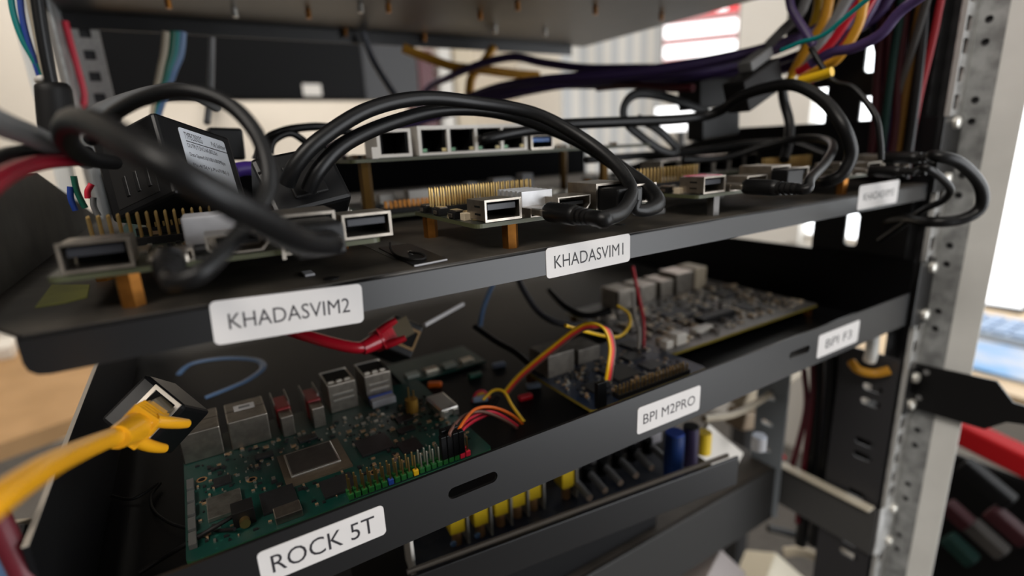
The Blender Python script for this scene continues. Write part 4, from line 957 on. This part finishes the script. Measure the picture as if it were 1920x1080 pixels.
for k, (u, v, m, lab) in enumerate(((900, 745, BLUEP, 'crumpled blue foil scrap'), (935, 682, BLUEP, 'pale blue shiny scrap'), (1000, 720, BLUEP, 'blue grey scrap beside the blue board'), (985, 742, RED, 'dark red scrap near the blue board'), (890, 701, GREENW, 'small green dome'), (815, 718, WORG, 'small orange copper scrap'))):
    q0 = PZ(u, v, -93); b = MB(); b.M = Matrix.Translation(q0) @ Matrix.Rotation(rb.uniform(-.6, .2), 4, 'Z'); b.box(-4, -2, -2.2, 4, 2, .6, .8); one('scrap', b, m, lab + ' on the floor of the lower tray', 'scrap')

# ------------------------------------------------------------------ patch cables with their splitter boxes
def patch(label_box, label_cable, corner, right, down, depthv, m, axis, path, cr, plugw=11.7, mb_=PLB, jack=None, bl=26):
    t = thing('power_splitter', label_box, 'adapter', corner)
    b = MB(); Mx, la, lb, lc = obox(b, corner, right, down, depthv, 1.3); b.build('housing', mb_, t)
    jx, jy = jack[0] * la, jack[1] * lb
    q = MB(); q.M = Mx
    s_ = 1 if Mx.to_3x3().col[2].dot(depthv) > 0 else -1
    fr = lambda d: (lambda p: Vector((p[0], p[1], d)))
    q.cell(jx - 7.6, jy - 5.8, jx + 7.6, jy + 5.8, [(jx - 6.4, jy - 4.4), (jx, jy - 4.4), (jx + 6.4, jy - 4.4), (jx + 6.4, jy), (jx + 6.4, jy + 4.4), (jx, jy + 4.4), (jx - 6.4, jy + 4.4), (jx - 6.4, jy)], fr(-.6), fr(.05))
    q.build('jack_frame', mat('tarnished_frame', (.62, .56, .48) if m is YEL else (.20, .12, .05), .35, metal=.5), t)
    q = MB(); q.M = Mx; q.box(jx - 6.4, jy - 4.4, -.1, jx + 6.4, jy + 4.4, .05); q.build('jack_opening', DARK, t)
    return t, Mx
dep = Vector((.42, .86, .18)) * 21
A, B_, C_ = PD(186, 786, 176), PD(272, 700, 182), PD(346, 764, 180)
t, Mx = patch('black splitter box tilted on edge at the left end of the lower tray', '', A, B_ - A, (C_ - B_), dep, YEL, None, None, 2.9, jack=(.58, .62))
t = thing('patch_cable', 'yellow network cable plugged into the tilted splitter box', 'cable', PD(260, 800, 165))
J = PD(288, 780, 176); E0 = PD(224, 818, 150); ax = (E0 - J).normalized()
sd = ax.cross(Vector((0.5, -.2, 1))).normalized(); up = sd.cross(ax)
def boot(t, J, E0, m, wd, ud, w0=10.5, h0=8.5):
    """plug and boot along J -> E0; wd is the width direction, ud the side that carries the latch"""
    ax = (E0 - J).normalized(); L = (E0 - J).length
    sd = (wd - ax * wd.dot(ax)).normalized(); up = ax.cross(sd)
    if up.dot(ud) < 0: sd = -sd; up = -up
    Mx = Matrix.Identity(4)
    for i in range(3): Mx[i][0] = ax[i]; Mx[i][1] = sd[i]; Mx[i][2] = up[i]
    Mx.translation = J
    b = MB(); b.M = Mx; b.box(-8, -5.2, -3.4, L * .22, 5.2, 3.4, .4); b.build('clear_plug', mat('clear_plug_plastic', (.10, .08, .05), .2), t)
    b = MB(); b.M = Mx; b.box(L * .12, -w0 / 2, -h0 / 2, L * .60, w0 / 2, h0 / 2, 1.6)
    b.tube([(L * .52, 0, 0), (L * .8, 0, 0), (L * 1.05, 0, 0)], 4, 16, 3, radii=[4.6, 4.0, 3.3]); bo = b.build('boot', m, t)
    b = MB(); b.M = Mx
    for s_ in (-1, 1): b.tube([(L * .50, s_ * w0 * .36, h0 * .3), (L * .38, s_ * w0 * .42, h0 * .66), (L * .24, s_ * w0 * .46, h0 * .95), (L * .12, s_ * w0 * .48, h0 * 1.15)], 1.8, 10, 3, radii=[2.2, 2.0, 1.8, 1.5])
    b.build('latch_guard', m, bo)
    b = MB(); b.M = Mx
    for k in range(4): b.box(L * (.32 + .08 * k), -w0 / 2 - .3, -h0 / 2 - .3, L * (.355 + .08 * k), w0 / 2 + .3, h0 / 2 + .3, .8)
    b.build('grip_ridge', m, bo)
boot(t, J, E0, YEL, B_ - A, C_ - B_)
cord(t, [PD(232, 814, 152), PD(205, 822, 146), PD(150, 845, 128), PD(90, 874, 108), PD(30, 912, 94), PD(-30, 955, 84), PD(-120, 1020, 76)], 2.65, YEL)
A, B_, C_ = PD(736, 585, 292), PD(800, 545, 305), PD(800, 612, 300)
t, Mx = patch('black splitter box with the red plug under the upper shelf', '', PD(742, 588, 285), PD(796, 612, 290) - PD(742, 588, 285), PD(728, 655, 280) - PD(742, 588, 285), Vector((.9, .35, .25)) * 48, RED, None, None, 2.7, jack=(.52, .48))
b = MB(); a0 = PD(796, 610, 289); a1 = PD(868, 570, 322); b.tube([a0, (a0 + a1) / 2, a1], 1.2, 8, 2); b.build('painted_bright_edge', mat('painted_edge_light', (.62, .60, .60), .4), t, label='light on the housing edge, painted as a pale strip')  # pale tube paints the light along the housing edge
t = thing('patch_cable', 'red network cable plugged into the splitter box under the upper shelf', 'cable', PD(700, 640, 270))
J = PD(742, 622, 276); E0 = PD(682, 652, 262); boot(t, J, E0, RED, PD(770, 622, 276) - PD(742, 606, 272), PD(742, 560, 274) - PD(742, 622, 276))
cord(t, [PD(690, 648, 264), PD(668, 652, 260), PD(630, 645, 258), PD(590, 634, 258), PD(540, 618, 262), PD(480, 590, 275)], 2.9, RED)

# ------------------------------------------------------------------ below the tray: relay tray, bracket, cables
a = PZ(800, 1073, -148); c = PZ(1386, 856, -148); d = (c - a).normalized(); nn = Vector((-d.y, d.x, 0))
a = a - d * 30
L = (c - a).length
Mx = Matrix.Identity(4)
for i in range(3): Mx[i][0] = d[i]; Mx[i][1] = nn[i]; Mx[i][2] = (0, 0, 1)[i]
Mx.translation = a
t = thing('relay_tray', 'long black metal tray with relays hanging below the slotted shelf', 'tray', a)
b = MB(); b.M = Mx; b.box(0, 0, -19, L, 1.6, 0, .4); b.build('front_lip', BLACK, t)
b = MB(); b.M = Mx; b.box(0, 1.6, -19, L, 78, -17.6); b.build('floor_plate', BLACK, t)
b = MB(); b.M = Mx; b.box(22, 3.5, -1.2, L * .98, 5.0, 1.0); b.build('rim', mat('warm_grey_rim', (.10, .085, .07), .5), t)
b = MB(); b.M = Mx; b.box(26, 12, -16, 27.6, 30, 22, .3); b.build('end_plate', WHITEP, t)
# blue relay board with relays and screws
t = thing('relay_module', 'relay board with yellow coils in the black tray at the bottom', 'circuit board', a + nn * 20)
b = MB(); b.M = Mx; b.box(30, 9, -17.5, 205, 46, -16.2); b.build('circuit_board', PCBB, t)
for k, (u, v) in enumerate(((858, 1000), (902, 985), (940, 966), (972, 950), (1002, 936), (1064, 915))):
    q0 = PZ(u, v, -157); l = Mx.inverted() @ q0
    b = MB(); b.M = Mx; b.box(l.x - 4, l.y - 1, l.z + .5, l.x + 4, l.y + 9, l.z + 13, .5); o = b.build('relay', RELY, t)
    b = MB(); b.M = Mx; b.box(l.x + 4.8, l.y - 2, l.z - 8, l.x + 6.0, l.y + 8, l.z + 13, .2); b.build('divider', CLEARG, o)
    b = MB(); b.M = Mx; b.smooth = True; b.cyl((l.x, l.y + 2, l.z - 8), (l.x, l.y + 2, l.z + .4), 2.6, 12); b.build('coil', COPP, o)
    if k in (0, 1): 
        b = MB(); b.M = Mx; b.cyl((l.x - 4, l.y - 4.5, l.z - 1), (l.x - 4, l.y - 5.5, l.z - 1), 1.6, 10); b.build('led', WBLU, o)
for k in range(6):
    q0 = PZ(1105 + k * 29, 933 - k * 14, -158); l = Mx.inverted() @ q0
    b = MB(); b.M = Mx; b.smooth = True; b.cyl((l.x, l.y, l.z), (l.x - 1.5, l.y + 13, l.z + 3), 2.1, 12); o = b.build('terminal_post', GREYC, t)
    b = MB(); b.M = Mx; b.cyl((l.x, l.y - .5, l.z), (l.x, l.y, l.z), 2.0, 12); b.build('post_cap', mat('warm_post%d' % k, (.42, .33, .27), .4), o)
    b = MB(); b.M = Mx; b.smooth = True; b.cyl((l.x - 1, l.y + 18, l.z - 4), (l.x - 1, l.y + 18, l.z + 6), 3.4, 12); b.build('dark_knob', DARK, t)
b = MB(); b.M = Mx; b.box(60, 50, -12, 205, 54, 6); b.build('back_rail', mat('pale_lilac_rail', (.36, .34, .36), .5), t)
def cyl_thing(name, label, cat, u, v, Z, r, h, m, top=None, topm=None):
    q0 = PZ(u, v, Z); t = thing(name, label, cat, q0 - Vector((0, 0, h)))
    b = MB(); b.smooth = True; b.cyl(q0 - Vector((0, 0, h)), q0, r, 20); b.build('body', m, t)
    if topm: b = MB(); b.cyl(q0, q0 + Vector((0, 0, .8)), r * .92, 20); b.build('cap', topm, t)
    return t
cyl_thing('capacitor', 'tall dark blue capacitor below the middle sticker of the tray', 'capacitor', 1265, 812, -135, 6, 28, mat('navy_sleeve', (.01, .03, .12), .35), topm=BLUEW)
cyl_thing('capacitor', 'tall dark violet capacitor right of the blue one', 'capacitor', 1296, 800, -138, 5, 28, mat('violet_sleeve', (.04, .03, .07), .35), topm=PLM)
cyl_thing('capacitor', 'yellow topped capacitor beside the white bracket plate', 'capacitor', 1320, 812, -150, 5, 14, RELY, topm=RELY)
cyl_thing('capacitor', 'pale blue capped cylinder at the end of the relay tray', 'capacitor', 1424, 818, -170, 5, 10, GREYPAD, topm=mat('pale_blue_cap', (.45, .5, .6), .4))
b = MB(); o0 = P(1330, 795, 60); obox(b, o0, P(1395, 850, 60) - o0, P(1332, 860, 60) - o0, Vector((0, 1, 0)) * 3, .6); one('white_plate', b, WHITEP, 'white angled plate standing at the end of the relay tray', 'plate')
b = MB(); o0 = P(1405, 728, 110); obox(b, o0, P(1448, 735, 110) - o0, P(1402, 765, 110) - o0, Vector((.2, 1, 0)) * 20, 2); one('cream_connector', b, BEIGEP, 'cream plastic connector block behind the right end of the tray', 'connector')
b = MB(); o0 = P(1400, 775, 110); obox(b, o0, P(1440, 770, 110) - o0, P(1402, 805, 110) - o0, Vector((.2, 1, 0)) * 20, 2); one('cream_connector', b, mat('brown_cream', (.36, .27, .18), .5), 'browner connector block just below the cream one', 'connector')
cable('network_cable', 'beige cable crossing under the shelf to the right', [P(1320, 785, 70), P(1370, 778, 75), P(1410, 760, 80), P(1460, 728, 90), P(1510, 690, 100)], 2.6, CREAMW)
cable('network_cable', 'red cable hanging behind the right end of the slotted shelf', [PX(1500, 640, 456), PX(1508, 700, 456), PX(1512, 760, 456), PX(1500, 820, 456), PX(1478, 900, 456)], 2.4, MAROON)
cable('network_cable', 'second red cable hanging beside the black column', [PX(1520, 640, 456), PX(1524, 720, 456), PX(1516, 800, 456), PX(1506, 880, 456), PX(1495, 980, 456)], 2.2, MAROON)
cable('network_cable', 'red lead running off the pale blue cap', [P(1430, 825, 90), P(1450, 840, 92), P(1470, 858, 95)], 1.8, RED)
cable('network_cable', 'thick white cable looping up to the ochre tie near the upright', [PX(1640, 600, 448), PX(1636, 640, 446), PX(1634, 662, 445), PX(1630, 676, 446)], 4.2, LGREY)
cable('cable_strap', 'ochre strap around the cables below the rightmost sticker of the tray', [PX(1596, 678, 440), PX(1610, 694, 438), PX(1640, 700, 444), PX(1668, 694, 448)], 3.2, OCHRE, 'strap')
for i, u in enumerate((1535, 1560, 1585)):
    cable('network_cable', ('leftmost', 'middle', 'rightmost')[i] + ' black cable of the column under the rightmost sticker of the tray', [PX(u, 630, 462), PX(u - 2, 720, 462), PX(u - 10, 820, 462), PX(u - 22, 930, 462), PX(u - 34, 1020, 462)], 5, CORD, 'cable', 'black cables in the column')
# grey finger duct with slots
t = thing('slotted_duct', 'blue grey curved duct with short slots behind the shelf end', 'duct', PX(1440, 870, 436))
b = MB(); gx = lambda x: (lambda p: Vector((x, p[0], p[1])))
for k in range(6):
    zc_ = -160 - 25 * k
    b.cell(72, zc_ - 12.5, 100, zc_ + 12.5, stadium(88, zc_, 11, 4), gx(438), gx(440))
b.build('side', mat('blue_grey_plastic', (.30, .34, .38), .5), t)
# lower bracket
t = thing('steel_bracket', 'dull steel bracket bolted low on the right upright', 'bracket', (450, 40, -290))
b = MB(); b.box(446.6, -1, -288, 448.4, 78, -247, .3); b.build('side_arm', mat('dull_arm', (.09, .09, .09), .5, metal=.3), t)
b = MB(); b.box(440, 2, -247.5, 449, 78, -246, .4); b.build('top_edge', mat('warm_zinc_edge', (.55, .50, .40), .4), t)
b = MB(); b.box(448, -3, -288, 474, -1.6, -246, .4); ear = b.build('mounting_ear', GALV, t); bolt(ear, 466, -251); bolt(ear, 468, -282)
b = MB(); b.box(120, 76, -300, 447, 78, -248.5, .4); b.build('cross_panel', mat('satin_black_panel', (.028, .027, .026), .42), t, label='long satin black cross panel')
t = thing('rack_device', 'flat rack device with dusty top and added shade block behind the satin black cross panel', 'device', (250, 200, -300))
b = MB(); b.box(-10, 79, -300, 445, 330, -249, 1.5); b.build('housing', mat('dusty_device_top', (.055, .046, .038), .5, var=.2, vscale=40), t)
b = MB(); b.box(-10, 84, -249, 300, 330, -206, 1.5); b.build('shade_block', TRAYB, t)  # dark block added where only shade lies below the relay tray
# black ear arm
t = thing('shelf_arm', 'black chamfered shelf arm bolted to the right upright and pointing forward', 'bracket', (470, -20, -165))
pl = [(4, -131), (-47, -127.6), (-57, -139), (-140, -140), (-140, -151), (-64, -151.5), (-56, -153.5), (-46, -163.5), (4, -166)]
b = MB(); b.prism(pl, lambda p: Vector((469, p[0], p[1])), lambda p: Vector((470.6, p[0], p[1]))); b.build('arm', BLACK, t)
b = MB(); b.box(455, -4.6, -167, 470, -3.2, -131, .3); ear = b.build('mounting_ear', BLACK, t); bolt(ear, 463, -139, -4.6); bolt(ear, 463, -160, -4.6)
for y, z in ((-9, -135), (-7, -156)): b = MB(); b.cyl((469, y, z), (468, y, z), 2.0, 12); b.build('rivet', GREYC, t)
# things at the bottom right inside the rack
b = MB(); o0 = PD(1375, 1078, 520); obox(b, PD(1455, 1035, 560), PD(1540, 1110, 560) - PD(1455, 1035, 560), PD(1330, 1110, 520) - PD(1455, 1035, 560), Vector((.3, .5, -1)) * 40, 2); one('cream_box', b, mat('cream_plastic', (.62, .57, .45), .5), 'cream plastic box at the bottom right inside the rack', 'box')
b = MB(); obox(b, PD(1352, 1030, 470), PD(1400, 1075, 480) - PD(1352, 1030, 470), PD(1280, 1090, 450) - PD(1352, 1030, 470), Vector((.3, .5, -1)) * 30, 1); one('pale_card', b, mat('pale_mauve_card', (.36, .32, .31), .6), 'pale mauve card below the black cross panel', 'card')
cable('network_cable', 'black cord curling down beside the cream box', [PD(1440, 990, 560), PD(1480, 1000, 560), PD(1540, 1020, 555), PD(1580, 1060, 550), PD(1600, 1110, 545)], 4, CORD)
cable('network_cable', 'beige cord lying above the cream box', [PD(1470, 1035, 580), PD(1510, 1035, 575), PD(1560, 1062, 565), PD(1590, 1100, 560)], 5, CREAMW)
cable('network_cable', 'white cord end sticking out under the steel bracket', [PD(1560, 1000, 545), PD(1590, 1035, 535), PD(1616, 1055, 525)], 4, WHITEP)

# ------------------------------------------------------------------ behind the rack
def flat_screen(name, label, cat, Pc, wd, ht, yaw, bez=8, scr=MONB, body=MONB, th=30, stand=True):
    t = thing(name, label, cat, Pc, local=True); t.rotation_euler = (0, 0, math.radians(yaw)); place(t, Pc)
    b = MB(); b.box(-wd / 2, 0, -ht / 2, wd / 2, th, ht / 2, 3); b.build('housing', body, t)
    b = MB(); b.box(-wd / 2 + bez, -1, -ht / 2 + bez, wd / 2 - bez, 0.5, ht / 2 - bez); s_ = b.build('screen', scr, t)
    return t, s_
MC = P(490, 60, 900)
a0 = P(196, 187, 900); a1 = P(785, 190, 900)
t, s_ = flat_screen('monitor', 'dark switched off monitor behind the rack', 'monitor', ((a0.x + a1.x) / 2, 900, a0.z + 165), a1.x - a0.x, 330, 0)
b = MB(); b.box(36, -2, -158, 68, -1, -138); b.build('price_sticker', WHITEP, t, label='small white sticker on the lower edge')
b = MB(); b.box(150, -2.5, -165, 258, 0, 165); b.build('side_cover', MONG, t)
b = MB(); b.box(-30, 30, -30, 30, 1698, 30); b.build('wall_arm', MONB, t)
b = MB(); b.box(300, 1050, -520, 1300, 1500, -490, 4); 
for x in (310, 1250):
    for y in (1060, 1440): b.box(x, y, -1100, x + 40, y + 40, -520)
one('back_desk', b, WOODL, 'pale desk behind the rack carrying three cartons', 'desk')
for i, (u, v, du, dv, m, lab) in enumerate(((800, 140, 22, 40, MAROON, 'dark red box'), (835, 130, 20, 60, WHITEP, 'white box'), (870, 120, 30, 60, BEIGEP, 'beige box'))):
    q0 = P(u, v, 1100); b = MB(); b.box(q0.x - du * .9, 1100, -490, q0.x + du * .9, 1200, q0.z + dv * 1.4, 3)
    one('carton', b, m, lab + ' standing on the desk right of the dark monitor', 'box')
# slatted white screen
t = thing('slatted_partition', 'pale slatted partition behind the purple cables', 'partition', (1500, 1500, -1100))
a0 = P(1065, 150, 1450); a1 = P(1245, 150, 1450)
for k in range(14):
    x = a0.x + (a1.x - a0.x) * k / 13
    b = MB(); b.box(x - 24, 1450, -1100, x + 18, 1462, 900, 2); b.build('slat', WALLW if k % 2 else mat('cool_slat%d' % k, (.56, .58, .60), .6), t)
# display with red header
dirv = rayv(1312, 75); dirv.normalize()
pc = CC + dirv * 1750
yaw = math.degrees(math.atan2(-dirv.x, dirv.y))
t, s_ = flat_screen('display', 'lit display with red header and white rows at the back right', 'monitor', pc, 205, 215, yaw, 3, SCRG, MONG)
for k in range(4):
    b = MB(); z1 = 100 - k * 54; b.box(-98, -3, z1 - 34, 98, -1, z1, 1); b.build('screen_row', SCRR if k == 0 else SCRW, t, label='red header bar' if k == 0 else None)
for k, x in enumerate((-60, -5, 55)): b = MB(); b.box(x - 14, -4, 70, x + 14, -3, 90); b.build('white_icon', SCRW, t)
b = MB(); b.cyl((0, 15, -107), (0, 15, -1100 - pc.z), 14, 12); b.build('pole', MONG, t)
dirv = rayv(1278, 222); dirv.normalize(); pc = CC + dirv * 1450
t, s_ = flat_screen('display', 'small bright white display low behind the flat lead loop', 'monitor', pc, 130, 62, math.degrees(math.atan2(-dirv.x, dirv.y)), 2, SCRW, MONG)
b = MB(); b.cyl((0, 15, -30), (0, 15, -1100 - pc.z), 12, 12); b.build('pole', MONG, t)
# white pillar right of the display
q0 = P(1330, 60, 1700); q1 = P(1500, 60, 1700)
b = MB(); b.box(q0.x - 20, 1560, -1100, q1.x + 60, 1700, 1500); o = struct('trim_1', b, WALL)

# ------------------------------------------------------------------ left: desk and floor things
def desk(name, label, pts, z, th, m, legs=True):
    t = thing(name, label, 'desk', (pts[0].x, pts[0].y, z))
    b = MB(); b.prism([(p.x, p.y) for p in pts], lambda p: Vector((p[0], p[1], z - th)), lambda p: Vector((p[0], p[1], z))); b.build('tabletop', m, t)
    cx = sum(p.x for p in pts) / len(pts); cy = sum(p.y for p in pts) / len(pts)
    for p in pts:
        x = p.x + (cx - p.x) * .08; y = p.y + (cy - p.y) * .08
        MB().box(x - 20, y - 20, -1100, x + 20, y + 20, z - th).build('leg', MONG, t)
    return t
e0 = PZ(0, 832, -400); e1 = PZ(150, 780, -400); dd = (e1 - e0); 
far0 = PZ(-200, 640, -400)
desk('wooden_desk', 'brown wooden desk top left of the rack seen below the shelf', [e0 - dd * 1.5, e1 + dd * 3, e1 + dd * 3 + Vector((-120, 600, 0)), e0 - dd * 1.5 + Vector((-120, 600, 0))], -400, 30, WOOD)
q0 = PZ(10, 670, -400); b = MB(); b.box(q0.x - 130, q0.y - 20, -400, q0.x + 20, q0.y + 90, -370, 3); one('paper_stack', b, WHITEP, 'white paper stack on the brown desk at the left edge', 'paper')
t = thing('cord_connector', 'black connector with a beige flank at the lower left corner', 'connector', PD(40, 1000, 150))
b = MB(); obox(b, PD(15, 985, 150), PD(62, 970, 158) - PD(15, 985, 150), PD(30, 1012, 152) - PD(15, 985, 150), Vector((.3, .9, -.2)) * 10, .6); b.build('beige_flank', CREAMW, t)
b = MB(); obox(b, PD(50, 978, 152), PD(80, 985, 158) - PD(50, 978, 152), PD(55, 1025, 152) - PD(50, 978, 152), Vector((.3, .9, -.2)) * 8, 1.5); b.build('cap', PLM, t)
cable('network_cable', 'dark red cable falling out of the picture at the lower left', [PD(-25, 930, 130), PD(2, 985, 130), PD(22, 1030, 130), PD(45, 1080, 130), PD(60, 1130, 130)], 2.6, MAROON)
cable('hanging_wire', 'blue grey wire end at the lower left corner', [PD(-20, 1000, 150), PD(5, 1050, 150), PD(15, 1100, 150)], 2.4, WBLU, 'wire')
for i, (m, a0, a1, lab) in enumerate(((BLUEW, (132, 350), (142, 395), 'short blue wire end below the red cable'), (GREENW, (138, 330), (160, 390), 'green wire under the stickered splitter'), (WRED, (172, 345), (165, 372), 'short red wire under the stickered splitter'), (GREYC, (175, 370), (185, 405), 'grey wire end under the stickered splitter'))):
    cable('hanging_wire', lab, [P(a0[0], a0[1], 120), P((a0[0] + a1[0]) / 2 - 4, (a0[1] + a1[1]) / 2, 120), P(a1[0], a1[1], 120)], 1.1, m, 'wire')

# ------------------------------------------------------------------ right of the rack: window desk and clutter
q = [PZ(1790, 700, -345), PZ(1960, 745, -345)]
desk('window_desk', 'pale wooden desk under the bright window at the right', [Vector((980, -150, 0)), Vector((1780, -150, 0)), Vector((1780, 560, 0)), Vector((1050, 560, 0))], -345, 28, WOODL)
q0 = PZ(1890, 680, -344); b = MB(); b.box(q0.x - 75, q0.y - 180, -345, q0.x + 75, q0.y + 110, -339, 1); one('printed_sheet', b, BLUEP, 'blue printed sheet lying on the window desk', 'paper')
t = thing('keyboard', 'pale blue keyboard on the window desk below the bright pane', 'keyboard', (1500, 180, -345))
q0 = PZ(1880, 616, -335); b = MB(); b.box(q0.x - 60, q0.y - 190, -345, q0.x + 60, q0.y + 150, -331, 3); b.build('base', mat('pale_blue_plastic', (.45, .55, .68), .5), t)
src = None
for r in range(4):
    for k in range(12):
        x = q0.x - 54 + r * 27; y = q0.y - 184 + k * 27.5
        if src is None: b = MB(); b.box(x, y, -331, x + 22, y + 22, -325, 2); src = b.build('key', mat('key_blue', (.30, .42, .62), .5), t); sx, sy = x, y
        else: share(src, t, (x - sx, y - sy, 0))
BRp = PD(1918, 587, 1100); BLp = PZ(1740, 560, BRp.z); ed = BLp - BRp
t = thing('monitor', 'white lit monitor standing on the window desk at the right edge', 'monitor', BRp)
b = MB(); obox(b, BRp + Vector((0, 0, -7)), ed, Vector((0, 0, 540)), Vector((.95, .3, 0)) * 24, 2); b.build('housing', MONB, t)
b = MB(); obox(b, BRp + ed * .01 + Vector((-1.2, -.4, 0)), ed * .98, Vector((0, 0, 525)), Vector((.95, .3, 0)) * 2, 0); b.build('screen', SCRW, t)
b = MB(); c0 = BRp + ed * .5 + Vector((14, 5, 0)); b.box(c0.x, c0.y - 20, -345, c0.x + 14, c0.y + 20, c0.z + 100); b.box(c0.x - 40, c0.y - 90, -344.8, c0.x + 90, c0.y + 90, -341); b.build('stand', MONB, t)
# dark trolley with a red bar in front of the desk
t = thing('red_crate', 'red plastic crate rim below the black arm at the right', 'crate', PX(1860, 850, 760))
a0, a1 = PX(1795, 795, 700), PX(1935, 862, 700)
b = MB(); obox(b, a0, (a1 - a0) * 1.6, Vector((0, 0, -1)) * ((PX(1800, 838, 700) - PX(1800, 798, 700)).length), Vector((1, 0, 0)) * 26, 3); b.build('rim', mat('red_crate_plastic', (.34, .003, .006), .7, spec=.2), t)
b = MB(); b.box(700, -200, -640, 708, 130, a1.z - 26, 2); b.box(700, 122, -640, 970, 130, a0.z - 20); b.build('side', MONB, t)
b = MB(); b.box(708, -200, -640, 970, 122, -630); b.build('bottom', MONB, t)
t = thing('cart', 'black cart under the window desk full of dark electronics', 'cart', (900, 0, -1100))
b = MB(); b.box(560, -420, -700, 690, 140, -690); b.build('shelf', MONB, t)
for x in (570, 680):
    for y in (-410, 130): MB().box(x - 8, y - 8, -1100, x + 8, y + 8, -690).build('leg', MONB, t)
for i, (u, v, m, w_, lab) in enumerate(((1800, 1030, DGREEN, 26, 'green circuit card on the dark cart'), (1850, 1010, DGREY, 30, 'grey cable bundle on the dark cart'), (1795, 965, DMAR, 22, 'dark red plug on the dark cart'), (1850, 905, MONB, 40, 'dim grey box on the dark cart'), (1890, 985, DMAR, 30, 'dark red strip at the right edge of the cart'))):
    q0 = PX(u, v, 640 - i * 6); b = MB(); b.M = Matrix.Translation(q0) @ Matrix.Rotation(.5, 4, 'X'); b.box(-8, -w_ * .55, -7, 8, w_ * .55, 7, 2.5); one('clutter_piece', b, m, lab, 'electronics')
